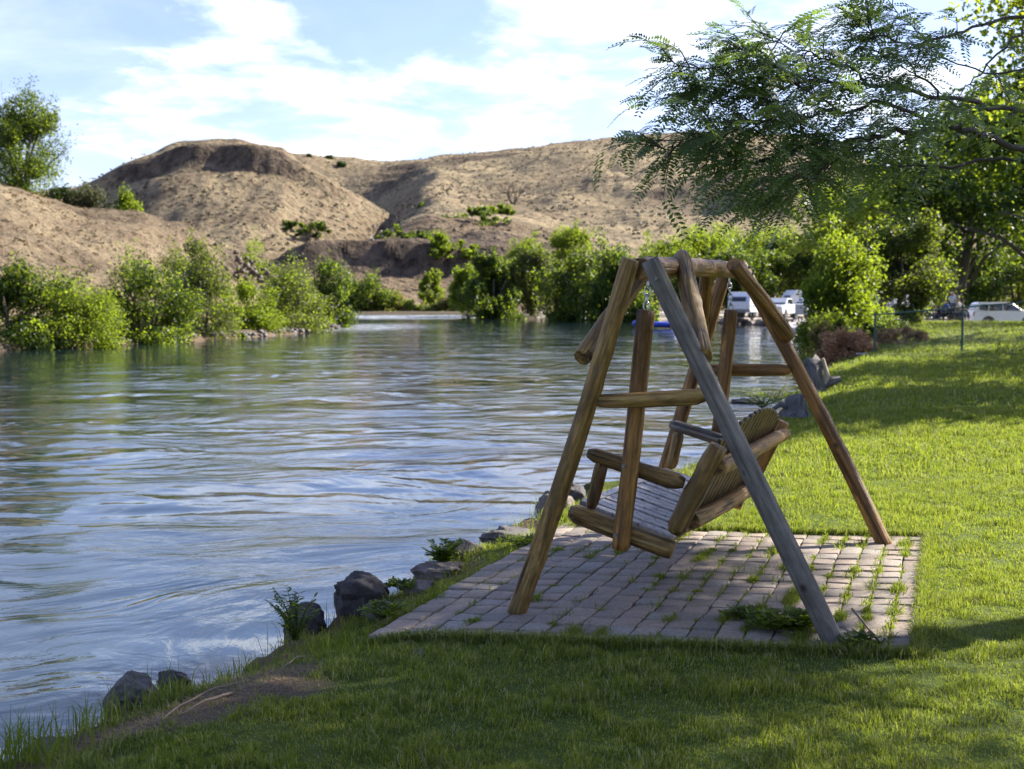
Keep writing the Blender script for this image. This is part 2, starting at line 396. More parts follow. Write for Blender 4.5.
wy = lines([(4, 24, .11), (24, 60, .35), (60, 130, .8), (130, 260, 2)], [-40, -20, -8, 0, 300, 400])
WX, WY = np.meshgrid(wx, wy)
def waves(X, Y):
    wx_ = X+1.8*fbm(X*.25, Y*.25, 2, 31); wy_ = Y+1.8*fbm(X*.25+9, Y*.25, 2, 33)
    z = .030*fbm(wx_*.55, wy_*.8, 3, 40) + .014*fbm(wx_*1.9, wy_*2.6, 3, 44)
    rip = sstep(-.1, .35, fbm(X*.18, Y*.18, 2, 50))
    return z + .020*rip*fbm(wx_*4.5, wy_*6, 2, 47)
foam = sstep(140, 165, WY)*sstep(215, 180, WY)*.9 + sstep(3, .5, np.hypot((WX+13)/3, (WY-108)/8))*.7
wd = sdist(WX, WY)
foam = np.maximum(foam, .35*sstep(-1.0, 0, wd)*(WY > 90))
shal = sstep(-1.7, -.1, wd+fbm(WX*.8, WY*.8, 3, 61)*.9)*.85
w = mesh_np('river_water', np.stack([WX, WY, WZ+waves(WX, WY)], -1).reshape(-1, 3), grid_faces(len(wy), len(wx)), water_mat(), smooth=True,
            attrs={'foam': foam.ravel(), 'shallow': shal.ravel()})
tag(w, kind='structure')
# ------------------------------------------------------------------ hills
def ip_(xs, pts):
    p = np.array(pts, float); return np.interp(xs, p[:, 0], p[:, 1])
def hill_mat(name, near=False):
    m, nt = newmat(name); N = NT(nt); tc = N.n('ShaderNodeTexCoord'); P = tc.outputs['Object']; geo = N.n('ShaderNodeNewGeometry')
    k = 5.0 if near else 1.0
    rk = N.n('ShaderNodeAttribute', attribute_name='rock'); sg = N.n('ShaderNodeAttribute', attribute_name='sage')
    n1 = N.noise(P, .012*k, 6, .6); n2 = N.noise(P, .07*k, 7, .68); n3 = N.noise(P, .35*k, 5, .7)
    grass = N.mix(N.ramp(n2, [(.38, 0), (.62, 1)]), (.20, .16, .105), (.47, .375, .22))
    brown = N.mix(N.ramp(n3, [(.35, 0), (.6, 1)]), (.085, .064, .045), (.21, .155, .10))
    f1 = N.math('ADD', N.math('MULTIPLY', N.math('SUBTRACT', n2, .5), 2.2), N.math('MULTIPLY', N.math('SUBTRACT', n3, .5), 1.6))
    f1 = N.math('ADD', f1, N.math('MULTIPLY', N.math('SUBTRACT', n1, .5), 1.2))
    f = N.ramp(N.math('ADD', f1, N.math('ADD', N.math('MULTIPLY', sg.outputs['Fac'], .9), .1)), [(.05, 0), (.55, 1)])
    c = N.mix(f, grass, brown)
    vor = N.n('ShaderNodeTexVoronoi'); vor.inputs['Scale'].default_value = .33*k; N.l(P, vor.inputs['Vector'])
    dots = N.math('MULTIPLY', N.ramp(vor.outputs['Distance'], [(.18, 1), (.34, 0)]), N.ramp(n2, [(.40, 0), (.55, .85)]))
    c = N.mix(dots, c, (.060, .062, .040))
    basalt = N.mix(N.ramp(N.noise(N.map(P, (1, 1, .45)), .30*k, 6, .75), [(.36, 0), (.64, 1)]), (.022, .018, .016), (.19, .145, .105))
    rf = N.ramp(N.math('ADD', rk.outputs['Fac'], N.math('MULTIPLY', N.math('SUBTRACT', n3, .5), 1.4)), [(.38, 0), (.82, .92)])
    c = N.mix(rf, c, basalt)
    h = N.math('ADD', n3, N.math('MULTIPLY', n2, 2))
    h = N.math('ADD', h, N.math('MULTIPLY', dots, .5))
    N.out(principled(N, c, .95, N.bump(h, 1.0, 2.8/k), Specular_IOR_Level=.1)); return m
M_hill = hill_mat('dry grass and basalt'); M_hilln = hill_mat('dry grass and stones', True)
def ytoz(y, D): return CH+(300-y)/F*D
th = np.radians(np.linspace(-58, 58, 900)); D = np.concatenate([np.linspace(205, 560, 190), np.linspace(565, 860, 110), np.linspace(880, 1700, 22)])
TH, DD = np.meshgrid(th, D)
PX = 512+F*np.tan(TH); Yd = DD  # DD is the depth along +Y
HX = DD*np.tan(TH); HY = DD.copy()
warp = fbm(HX*.01, HY*.01, 4, 71)
# the flat-topped hill
cB = ip_(PX, [(-1500, 300), (-300, 262), (-60, 238), (40, 205), (90, 186), (120, 170), (150, 158), (180, 148), (205, 143), (240, 146), (285, 152), (300, 163), (340, 186), (390, 216), (430, 245), (470, 285), (520, 330), (2500, 330)])
DB = 455.0; cz = ytoz(cB, DB)
t = np.clip((HY+warp*22-305)/(DB-305), 0, 1)
prof = np.interp(t, [0, .25, .55, .80, .86, .89, .91, 1.0], [0, .14, .42, .74, .81, .91, .955, 1.0])
gul = fbm(HX*.022, HY*.006, 4, 73)
zB = 1+(cz-1)*prof + np.clip(cz, 0, 99)*.10*gul*np.sin(np.clip(t, 0, 1)*PI)
zB = np.where(HY > DB, cz-(HY-DB)*.09*(1+.3*warp)-.0008*(HY-DB)**2*(HY > DB+60), zB)
rockB = sstep(.82, .85, t+gul*.05)*sstep(.935, .915, t+gul*.05)*sstep(90, 135, PX)*sstep(318, 292, PX)*sstep(-.8, -.2, fbm(HX*.03, HY*.01, 3, 76)+.1)
# the long ridge and its dark lower bank
cC = ip_(PX, [(-1500, 230), (0, 200), (200, 175), (290, 157), (330, 160), (380, 163), (430, 159), (500, 152), (560, 146), (620, 140), (660, 135), (730, 132), (800, 140), (870, 165), (930, 192), (1000, 205), (1400, 190), (2500, 210)])
DC = 740.0; czC = ytoz(cC, DC)
ys = ip_(PX, [(-1500, 285), (-200, 286), (150, 280), (250, 268), (290, 254), (340, 244), (390, 236), (430, 240), (480, 250), (540, 258), (620, 262), (800, 262), (1000, 265), (2500, 260)])
D1 = 275.0; zs = ytoz(ys, D1)
wgt = sstep(340, 440, PX)
tl = np.clip((HY+warp*14-238)/(D1-238), 0, 1); low = np.interp(tl, [0, .35, .7, .8, 1], [0, .3, .5, .92, 1])
yv = ip_(PX, [(300, 250), (340, 235), (390, 218), (420, 205), (460, 195), (520, 190), (2500, 190)])
tu = np.clip((HY-D1)/(DC-D1), 0, 1)
zup = zs+(czC-zs)*np.interp(tu, [0, .25, .55, .8, .845, .9, 1], [0, .22, .50, .79, .81, .90, 1])
zvl = zs*.9+(czC-zs*.9)*sstep(.62, 1, tu)
ztop = zvl*(1-wgt)+zup*wgt
gul2 = fbm(HX*.013+HY*.004, HY*.004, 4, 83); spur = fbm(HX*.006-HY*.004, HY*.0025, 3, 87)
zC = np.where(HY < D1, 0+(zs)*low, ztop + np.clip(czC, 0, 99)*(.13*gul2+.12*spur)*np.sin(tu*PI)*(.35+.65*wgt))
zC = np.where(HY > DC, czC-(HY-DC)*.05, zC)
rockC = sstep(.55, .72, tl+gul2*.2)*sstep(1.3, 1.0, tl)*(HY < D1+25) * sstep(200, 290, PX)*sstep(700, 500, PX)
lo_dark = sstep(0, .3, tl)*(HY < D1+60)*sstep(240, 300, PX)*sstep(640, 480, PX)
band = sstep(.78, .81, tu+gul2*.02)*sstep(.92, .885, tu)*sstep(300, 420, PX)*sstep(.0, .25, fbm(HX*.01, HY*.002, 3, 95)+.1)
HZ = np.maximum(zB, zC)
useB = zB > zC
HZ = HZ+fbm(HX*.05, HY*.05, 5, 97)*2.6*sstep(205, 250, HY)
HZ = np.where(HY < 240, HZ*sstep(205, 240, HY)-1.0*(1-sstep(205, 230, HY)), HZ)
rock = np.where(useB, rockB, np.maximum(np.maximum(rockC, band*.9), .7*sstep(248, 240, HY))); sage = np.where(useB, .5*sstep(.35, .1, t)+.35*sstep(0, .3, fbm(HX*.02, HY*.008, 4, 77)), .55*lo_dark+.25*sstep(0, .2, fbm(HX*.006, HY*.006, 3, 99)))
strat = sstep(.72, .93, np.sin(HZ*.30+5*fbm(HX*.008, HY*.006, 4, 131)))*sstep(.02, .2, fbm(HX*.016, HY*.010, 4, 133))*sstep(250, 300, HY)
rock = np.maximum(rock, strat*.6)
rg = np.abs(fbm(HX*.035+.4*warp, HY*.012, 4, 135))
HZ = HZ-.6*sstep(.18, 0, rg)*sstep(250, 330, HY)*sstep(5, 25, HZ)*sstep(1.0, .8, np.where(useB, t, tu))
# strata steps on the cliffs
HZ = HZ+rock*(np.sin(HZ*1.1+gul*3)*.6)
hl = mesh_np('hills', np.stack([HX, HY, HZ], -1).reshape(-1, 3), grid_faces(len(D), len(th)), M_hill, smooth=True, attrs={'rock': rock.ravel(), 'sage': sage.ravel()})
tag(hl, kind='structure')
def hill_at(px, dist):
    i = int(np.argmin(np.abs(D-dist))); j = int(np.argmin(np.abs(PX[0]-px))); return float(HX[i, j]), float(HY[i, j]), float(HZ[i, j])
def hill_y(px, py, d0=210, d1=800):
    """distance where the line of sight through a pixel first meets the hills"""
    j = int(np.argmin(np.abs(PX[0]-px))); d = ray(px, py)
    for i in range(len(D)):
        if D[i] < d0 or D[i] > d1: continue
        if CH+d.z/d.y*D[i] < HZ[i, j]: return float(HX[i, j]), float(HY[i, j]), float(HZ[i, j])
    return hill_at(px, d1)
# near left hillside
thA = np.radians(np.linspace(-62, -10.5, 420)); DA = np.linspace(0, 1, 110)
TA, UA = np.meshgrid(thA, DA); PA = 512+F*np.tan(TA)
foot = ip_(PA, [(-1500, 50), (-300, 56), (0, 66), (60, 71), (150, 80), (220, 98), (262, 118), (300, 135)])
crD = ip_(PA, [(-1500, 100), (-300, 112), (0, 118), (100, 120), (180, 122), (235, 128), (262, 133), (300, 140)])
cA = ip_(PA, [(-1500, 120), (-300, 150), (0, 184), (30, 192), (80, 210), (140, 210), (190, 226), (225, 246), (245, 262), (258, 278), (270, 300), (300, 312)])
DAr = foot+(crD-foot)*np.clip(UA/.6, 0, 1)+np.clip((UA-.6)/.4, 0, 1)*70
AX = DAr*np.tan(TA); AY = DAr; tA = np.clip(UA/.6, 0, 1)
czA = np.maximum(ytoz(cA, crD), -.5)
gA = fbm(AX*.09, AY*.05, 5, 111)
AZ = -.4+(czA+.4)*np.interp(tA, [0, .1, .3, .7, 1], [0, .10, .36, .78, 1])+gA*1.3*np.sin(tA*PI)
AZ = AZ-np.clip((UA-.6)/.4, 0, 1)*(czA+1.5)*.9+fbm(AX*.5, AY*.5, 4, 113)*.28
rkA = sstep(-.02, .25, fbm(AX*.13+AY*.1, AY*.07, 5, 115, .6)+.12*sstep(.35, .7, tA))*.48
rkA = np.maximum(rkA, sstep(205, 240, PA)*sstep(.3, .6, tA))
AZ = AZ+rkA*fbm(AX*.35, AY*.35, 3, 117)*1.0
ha = mesh_np('near_hillside', np.stack([AX, AY, AZ], -1).reshape(-1, 3), grid_faces(len(DA), len(thA)), M_hilln, smooth=True, attrs={'rock': rkA.ravel(), 'sage': (.2+rkA*.4).ravel()})
tag(ha, kind='structure')
def hillA(px, u):
    j = int(np.argmin(np.abs(PA[0]-px))); i = int(np.argmin(np.abs(DA-u))); return float(AX[i, j]), float(AY[i, j]), float(AZ[i, j])
def gz(x, y): return float(ground_z(np.array([x]), np.array([y]))[0])
exec_parts = True
# ------------------------------------------------------------------ log swing
W_brown = woodmat('stained log', (.055, .024, .005), (.30, .145, .032), (.54, .29, .075), -.22)
W_warm = woodmat('warm stained log', (.09, .04, .010), (.33, .175, .050), (.50, .29, .10), -.35)
W_olive = woodmat('weathered log', (.065, .034, .008), (.31, .180, .045), (.54, .35, .11), -.14)
W_grey = woodmat('grey weathered log', (.050, .040, .030), (.19, .165, .135), (.36, .32, .27), .25, .75, (.29, .27, .245))
W_arm = woodmat('half weathered arm wood', (.055, .034, .014), (.21, .14, .06), (.36, .27, .16), .28, .65, (.25, .25, .24))
W_slat = woodmat('seat slat wood', (.36, .31, .28), (.52, .46, .42), (.62, .57, .53), .20, .28, (.58, .57, .58), .3)  # pale tones put the sky's sheen on the seat into the wood colour
W_back = woodmat('back slat wood', (.055, .030, .010), (.120, .066, .022), (.18, .105, .04), -.1, .5)
M_bolt = simple('dull bolt steel', (.20, .20, .19), .5, .2, 40, .05, Metallic=.8); M_steel = simple('galvanised steel', (.45, .45, .44), .35, .2, 40, .05, Metallic=1.0)
def log(name, p0, p1, r0, r1, mat, parent, taper=(0, 0), crack=None, flat=1.0, seed=0, up=None):
    p0 = Vector(p0); p1 = Vector(p1); L = (p1-p0).length; zax = (p1-p0).normalized()
    ref = Vector(up) if up is not None else Vector((0, 0, 1)) if abs(zax.z) < .95 else Vector((1, 0, 0))
    yax = zax.cross(ref).normalized(); xax = yax.cross(zax).normalized()   # x towards up
    nr = 40; ns = max(14, int(L/.035)); tt = np.linspace(0, 1, ns); th_ = np.linspace(0, 2*PI, nr, endpoint=False)
    T, A = np.meshgrid(tt, th_, indexing='ij')
    r = (r0+(r1-r0)*T)*.89
    r = r*(1+.10*fbm(A*0+np.cos(A)*1.2+T*L*1.6+seed*7, np.sin(A)*1.2+seed*3.1, 3, seed+200)+.03*fbm(np.cos(A)*3+seed, np.sin(A)*3+T*L*3, 2, seed+210))
    e0 = np.clip(T*L/max(taper[0], .012), 0, 1); e1 = np.clip((1-T)*L/max(taper[1], .012), 0, 1)
    f0 = .62 if taper[0] else .93; f1 = .62 if taper[1] else .93
    r = r*(f0+(1-f0)*np.sqrt(1-(1-e0)**2))*(f1+(1-f1)*np.sqrt(1-(1-e1)**2))
    crack = (crack or [])+[((seed*2.3) % 6.28, .08+(seed % 5)*.06, .55+(seed % 4)*.1, .22), ((seed*3.9+2) % 6.28, .3, .95, .18), ((seed*1.3+4) % 6.28, .0, .4, .2)]
    rk_ = np.random.default_rng(900+seed)
    for _ in range(int(2+L*2.2)):
        kt, ka = rk_.uniform(.05, .95), rk_.uniform(0, 6.28); da = np.abs((A-ka+PI) % (2*PI)-PI)
        r = r*(1+.13*np.exp(-((T-kt)*L/.035)**2-(da*r0/.028)**2))
    if crack:
        for (ca, t0, t1, dep) in crack:
            k = int(round(ca/(2*PI)*nr)) % nr
            wv = sstep(t0, t0+.06, tt)*sstep(t1, t1-.06, tt)
            r[:, k] *= 1-dep*wv; r[:, (k+1) % nr] *= 1-dep*.35*wv
    bow = .010*L*np.sin(T*PI)*math.sin(seed*1.7+1)
    X = r*np.cos(A)*flat+bow; Y_ = r*np.sin(A)+bow*.5; Zc = T*L
    V = np.stack([X, Y_, Zc], -1).reshape(-1, 3)
    fs = grid_faces(ns, nr); i = np.arange(ns-1)*nr
    wrap = np.stack([i+nr-1, i, i+nr, i+2*nr-1], -1)
    V = np.vstack([V, [[0, 0, -.002], [0, 0, L+.002]]]); nb = ns*nr
    k = np.arange(nr); c0 = np.stack([np.full(nr, nb), (k+1) % nr, k], -1); c1 = np.stack([np.full(nr, nb+1), (ns-1)*nr+k, (ns-1)*nr+(k+1) % nr], -1)
    o = mesh_np(name, V, [np.vstack([fs, wrap]), np.vstack([c0, c1])], mat, smooth=True)
    o.data.polygons.foreach_set('use_smooth', np.concatenate([np.ones(len(fs)+len(wrap), bool), np.zeros(2*nr, bool)]))
    M = Matrix((xax, yax, zax)).transposed().to_4x4(); M.translation = p0
    if parent is not None: o.parent = parent; M = parent.matrix_basis.inverted() @ M
    o.matrix_basis = M
    return o
NL = atz(514, 613); NR = atz(839, 641); FR = atz(886, 543); FL = NL+(FR-NR)
A_ = (FR-NR).normalized(); Z_ = Vector((0, 0, 1)); B_ = Vector((A_.y, -A_.x, 0)).normalized()
nA = (NR-NL).cross(Z_).normalized()
apN = atpl(640, 269, NL, nA); apF = atpl(733, 270, FL, nA)
print('apex', apN, apF, 'base', NL, NR, FR, FL)
base = empty('log_swing_stand', ((NL+NR+FR+FL)/4), 'log A-frame swing stand with one grey weathered leg, standing on the paved patio', 'swing stand')
cdir = (apF-apN).normalized()
log('crossbar', apN-cdir*.015, apF+cdir*.05, .062, .060, W_warm, base, seed=1)
def toend(p, q, e): return q+(q-p).normalized()*e
offn = cdir*.0
# legs: flank the crossbar, tops slightly above it
l1t = atpl(631, 259, NL-A_*.045, nA); l2t = atpl(650, 260, NR-A_*.10, nA)
log('leg', NL+Vector((0, 0, -.03)), l1t, .055, .050, W_olive, base, crack=[(3.9, .0, .75, .55), (.9, .05, .5, .3)], seed=2)
o = log('leg', NR-A_*.05+Vector((0, 0, -.03)), l2t, .058, .050, W_grey, base, crack=[(3.3, .0, .62, .6), (2.3, .3, .9, .3), (4.4, .4, .95, .3)], seed=3)
tag(o, 'grey weathered near right leg with a long crack')
r1t = atpl(739, 263, FR+A_*.02, nA); r2t = atpl(728, 263, FL+A_*.10, nA)
log('leg', FR+Vector((0, 0, -.03)), r1t, .056, .052, W_brown, base, seed=4)
log('leg', FL+Vector((0, 0, -.03)), r2t, .056, .052, W_brown, base, seed=5)
def lat(px, py, ref, nrm): return atpl(px, py, ref, nrm)
def online(p, q, py):
    """3D point on the leg p-q seen at image row py"""
    best = min((abs(proj(p.lerp(q, s/400))[1]-py), s) for s in range(401)); return p.lerp(q, best[1]/400)
cb = lambda u: apN.lerp(apF, u)
# knee braces between crossbar and legs
pR = online(NR, l2t, 356)
e = atpl(702, 358, pR-A_*.02, nA); s_ = cb(.30)+B_*.095; s_ = atpl(682, 257, s_, nA)
log('brace', s_, e, .052, .058, W_olive, base, seed=6)
pLq = online(NL, l1t, 352); e = atpl(582, 358, pLq+A_*.06, nA); s_ = atpl(651, 262, cb(.27)-B_*.09, nA)
log('brace', s_, e, .052, .054, W_olive, base, seed=7)
pR = online(FR, r1t, 330); e = atpl(788, 336, pR-A_*.03, nA); s_ = atpl(733, 264, cb(.72)+B_*.09, nA)
log('brace', s_, e, .055, .058, W_brown, base, seed=8)
pL = online(FL, r2t, 335); e = atpl(699, 350, pL-A_*.04, nA); s_ = atpl(709, 264, cb(.74)-B_*.09, nA)
log('brace', s_, e, .054, .056, W_brown, base, seed=9)
# cross rungs of the two A-frames
q0 = online(NL, l1t, 400); q1 = online(NR, l2t, 397)
log('rung', atpl(593, 401, q0+A_*.02, nA), atpl(706, 396, q1+A_*.07, nA), .040, .046, W_olive, base, taper=(.12, .10), seed=10)
q0 = online(FL, r2t, 371); q1 = online(FR, r1t, 370)
log('rung', atpl(702, 371, q0-A_*.03, nA), atpl(790, 370, q1-A_*.03, nA), .048, .048, W_brown, base, taper=(.10, .10), seed=11)
def disc(name, p, n, r, h, mat, parent):
    mb = MB(); n = Vector(n).normalized(); mb.tube([Vector((0, 0, 0)), n*h], r, 10); mb.tube([n*h, n*(h+.006)], r*.55, 6)
    return mb.build(name, mat, parent, loc=Vector(p)-(Vector(parent.location) if parent is not None else Vector()))
for p, n in ((l2t+(NR-l2t).normalized()*.10-A_*.045, -A_), (r1t+(FR-r1t).normalized()*.08+B_*.05, B_), (r1t+(FR-r1t).normalized()*.03+B_*.05, B_)):
    disc('bolt', p, n, .008, .014, M_bolt, base)
# bench
pN = apN+A_*.17; pF = apF-A_*.14
vN = lambda x, y, off=0: atpl(x, y, pN+A_*off, nA)
vF = lambda x, y, off=0: atpl(x, y, pF+A_*off, nA)
bench = empty('swing_bench', vN(619, 552), 'slatted log swing bench with arm rests hanging by chains inside the A-frame', 'swing bench')
R0 = vN(570, 511, .07); R1 = vN(673, 550, .07); rd = (R1-R0).normalized(); Wd = (pF-pN).dot(A_)-.14
P0 = vN(674, 533, .09); P1 = vN(719, 446, .09); qd = (P1-P0).normalized(); nb_ = rd.cross(A_).normalized()
if nb_.z < 0: nb_ = -nb_
log('bottom_rail', R0, R1, .056, .060, W_olive, bench, taper=(.04, 0), seed=20, crack=[(1.2, .2, .8, .25)])
G0, G1 = R0+A_*Wd, R1+A_*Wd
print('far rail', proj(G0), proj(G1), 'obs (745,505)', 'far post', proj(P1+A_*Wd), 'obs 783,420', 'far arm tip', proj(vN(588, 453, .07)+A_*Wd), 'obs 668,424', 'Wd', Wd)
Fr1 = vF(743, 503, -.07); dlt = Fr1-G1
log('bottom_rail', G0+dlt, G1+dlt, .056, .058, W_brown, bench, seed=21)
log('back_post', P0, P1, .062, .060, W_olive, bench, taper=(.05, 0), seed=22, flat=.9, crack=[(3.6, .1, .95, .4)])
fP1 = vF(783, 421, -.07); fP0 = P0+(fP1-P1)
log('back_post', fP0, fP1, .058, .056, W_brown, bench, taper=(.04, 0), seed=23)
a0 = vN(588, 453, .07); a1 = vN(684, 483, .07)
log('arm_rest', a0, a1, .042, .050, W_grey if 0 else W_olive, bench, taper=(.05, .07), seed=24, crack=[(1.0, .3, .9, .2)])
fa0 = vF(670, 424, -.07); fa1 = fa0+(a1-a0)*1.0
tag(log('arm_rest', fa0, fa1, .042, .048, W_arm, bench, taper=(.05, .07), seed=25), 'grey weathered far arm rest')
log('arm_post', vN(602, 462, .07), vN(591, 508, .07), .040, .036, W_brown, bench, taper=(.05, .07), seed=26)
log('arm_post', vF(679, 432, -.07), vF(671, 468, -.07), .046, .040, W_olive, bench, taper=(.05, .06), seed=27)
# seat slats run front to back, edge board along the front
dv = (G0+dlt-R0)  # across the bench
acr = dv/1.0
sb = MB(); ns_ = 19; sl0 = .07; sl1 = .545
Mloc = Vector(bench.location)
def plank(mb, p, q, wv, tv):
    p, q, wv, tv = [Vector(x) for x in (p, q, wv, tv)]
    vs = [p-wv-tv, p+wv-tv, p+wv+tv, p-wv+tv, q-wv-tv, q+wv-tv, q+wv+tv, q-wv+tv]
    mb.add(vs, [(0, 1, 2, 3), (7, 6, 5, 4), (0, 4, 5, 1), (1, 5, 6, 2), (2, 6, 7, 3), (3, 7, 4, 0)])
wstep = acr*((1-.04)/ns_)
for i in range(ns_):
    c = R0+acr*(.02+(i+.5)/ns_*.96)+nb_*(.048+.003*math.sin(i*2.3))-Mloc
    plank(sb, c+rd*sl0, c+rd*sl1, wstep*.37, nb_*.010)
sb.build('seat', W_slat, bench, bevel=.003)
eb = MB(); c = R0+nb_*.046-Mloc+rd*(sl0-.028); plank(eb, c+acr*.03, c+acr*.97, rd*.024, nb_*.013); eb.build('seat_edge', W_slat, bench, bevel=.004)
# under-seat bearers
for s in (.14, .46):
    log('bearer', R0+rd*s-nb_*.03+acr*.01, R0+rd*s-nb_*.03+acr*.99, .030, .030, W_brown, bench, seed=28+int(s*10))
bkb = MB(); acb = (fP0-P0); nback = qd.cross(A_).normalized()
if nback.dot(B_) > 0: nback = -nback       # faces the river (front)
plen = (P1-P0).length
nsb = 16
for i in range(nsb):
    uu = .035+(i+.5)/nsb*.93
    arch = .17*math.sin(PI*uu)**.8-.03
    c = P0+acb*uu+nback*.022-Mloc
    plank(bkb, c+qd*.03, c+qd*(plen+arch), acb*(.93/nsb*.375), nback*.010)
bkb.build('backrest', W_back, bench, bevel=.004)
log('back_rail', P0+acb*.0+qd*(plen*.80)-nback*.045, P0+acb*1.0+qd*(plen*.86)-nback*.045, .050, .048, W_warm, bench, seed=31)
log('back_rail', P0+acb*.02+qd*(plen*.17)-nback*.045, P0+acb*.98+qd*(plen*.13)-nback*.045, .050, .048, W_warm, bench, seed=32)
# hangers and chains
h0 = vN(646, 310, -.02); h1 = vN(620, 549, -.03)
log('hanger_post', h1, h0, .050, .050, W_brown, bench, seed=33, flat=1.0)
f0 = vF(731, 310, .02); f1 = f0+(h1-h0)
log('hanger_post', f1, f0, .050, .050, W_brown, bench, seed=34)
for q in (vN(624, 466, -.09), vN(616, 535, -.09)): disc('bolt', q, -A_, .010, .008, M_bolt, bench)
def chain(p, q, parent):
    mb = MB(); n = max(3, int((q-p).length/.034)); d = (q-p)/n
    for i in range(n):
        c = p+d*(i+.5); ax = d.normalized(); side = (A_ if i % 2 else B_)
        pts = [c+ax*math.cos(t)*.026+side*math.sin(t)*.014-Vector(parent.location) for t in np.linspace(0, 2*PI, 13)]
        mb.tube(pts, .0042, 6, cap=False)
    return mb.build('chain', M_steel, parent, smooth=True)
chain(h0, cb(.065)-Z_*.055, bench); chain(f0, cb(.945)-Z_*.055, bench)
# ------------------------------------------------------------------ paved patio
def paver_mat():
    m, nt = newmat('concrete pavers'); N = NT(nt); tc = N.n('ShaderNodeTexCoord'); P = tc.outputs['Object']
    at = N.n('ShaderNodeAttribute', attribute_name='rnd')
    n1 = N.noise(P, 3, 5, .6); n2 = N.noise(P, 60, 4, .7); n3 = N.noise(P, 260, 2, .5)
    c = N.ramp(at.outputs['Fac'], [(0, (.23, .195, .155)), (.35, (.32, .26, .20)), (.7, (.38, .29, .215)), (1, (.34, .31, .26))])
    c = N.mix(N.ramp(n2, [(.35, .55), (.65, 0)]), c, (.09, .075, .065)); c = N.mix(N.ramp(n3, [(.55, 0), (.75, .5)]), c, (.36, .32, .29))
    c = N.mix(N.ramp(n1, [(.5, 0), (.8, .45)]), c, (.16, .135, .10))
    h = N.math('ADD', n2, N.math('MULTIPLY', n3, .5))
    N.out(principled(N, c, .8, N.bump(h, .5, .004), Specular_IOR_Level=.4)); return m
M_pav = paver_mat()
NC, NRW = 19, 18
V = []; Fq = []; RN = []; joints = []
cw = u_row/NC; cr = u_col/NRW
def bulge(x, y): return .010*float(vnoise(x*2.2, y*2.2, 301))+.012*float(vnoise(x*.9, y*.9, 303))
edge_cut = lambda x, y: float(sdist(np.array([x]), np.array([y]))[0])
for j in range(NRW+1):
    for i in range(0, NC):
        sh = 0
        c = pFL+cw*(i+.5+.022*math.sin(j*1.9))+cr*(j+.5)
        if i == -1 and not (j > 3 and edge_cut(c.x, c.y) > .42): continue
        if j == NRW and i > 4: continue
        if edge_cut(c.x, c.y) < .30: continue
        jj = random.uniform(.955, 1.0); kk = random.uniform(.95, .995)
        hx, hy = cw*.5*.965*jj, cr*.5*.955*kk; rr = .13
        zt = bulge(c.x, c.y)+random.uniform(-.003, .003)+.004
        tilt = (random.uniform(-.004, .004), random.uniform(-.004, .004))
        base_i = len(V); ring = []
        prof_ = [(1.0, -.05), (1.0, -.006), (.975, -.0015), (.93, 0)]
        corner = [(-1+rr, -1), (1-rr, -1), (1, -1+rr), (1, 1-rr), (1-rr, 1), (-1+rr, 1), (-1, 1-rr), (-1, -1+rr)]
        wob_ = [random.uniform(.965, 1.02) for _ in corner]
        rnd = random.random()
        for sc, dz in prof_:
            for (a, b), wv in zip(corner, wob_):
                p = c+hx*(a*sc*wv)+hy*(b*sc*wv); V.append((p.x, p.y, zt+dz+tilt[0]*a+tilt[1]*b)); RN.append(rnd)
        for k in range(3):
            for m_ in range(8):
                Fq.append((base_i+k*8+m_, base_i+k*8+(m_+1) % 8, base_i+(k+1)*8+(m_+1) % 8, base_i+(k+1)*8+m_))
        cidx = len(V); V.append((c.x, c.y, zt)); RN.append(rnd)
        for m_ in range(0, 8, 2): Fq.append((base_i+24+m_, base_i+24+m_+1, base_i+24+(m_+2) % 8, cidx))
        joints.append((c.x, c.y))
pav = mesh_np('pavement', V, np.array(Fq), M_pav, attrs={'rnd': RN}); tag(pav, kind='structure')
# earth bed under the pavers
mb = MB(); zb = -.020
bl = [pFL+u_row*.004, pFR+u_row*.004, pBR+u_col*.01+u_row*.004, pBL+u_col*.03]
n_ = 40; vv = []
for j in range(n_+1):
    for i in range(n_+1):
        s, t = i/n_, j/n_
        p = (bl[0]*(1-s)+bl[1]*s)*(1-t)+(bl[3]*(1-s)+bl[2]*s)*t
        vv.append((p.x, p.y, zb+bulge(p.x, p.y)-(.8 if edge_cut(p.x, p.y) < .22 else 0)))
M_bed = simple('joint sand and moss', (.075, .062, .038), .95, .5, 30, .6, .006)
bd = mesh_np('pavement_bed', vv, grid_faces(n_+1, n_+1), M_bed, smooth=True); tag(bd, kind='structure')
# ------------------------------------------------------------------ boulders
def rock_mat(name, c1, c2, moss=0):
    m, nt = newmat(name); N = NT(nt); tc = N.n('ShaderNodeTexCoord'); P = tc.outputs['Object']
    n1 = N.noise(P, 5, 6, .65); n2 = N.noise(P, 40, 5, .7)
    c = N.mix(N.ramp(n1, [(.35, 0), (.65, 1)]), c1, c2); c = N.mix(N.ramp(n2, [(.5, 0), (.8, .5)]), c, tuple(min(.5, x*2.2) for x in c2))
    N.out(principled(N, c, .75, N.bump(N.math('ADD', N.math('MULTIPLY', n1, .6), N.math('MULTIPLY', n2, .3)), .9, .03), Specular_IOR_Level=.4)); return m
M_rkd = rock_mat('dark basalt', (.030, .028, .030), (.075, .066, .064)); M_out = rock_mat('outcrop stone', (.05, .038, .03), (.14, .105, .075)); M_rkg = rock_mat('grey stone', (.09, .075, .065), (.21, .175, .15)); M_rkb = rock_mat('brown grey stone', (.055, .05, .048), (.14, .125, .115))
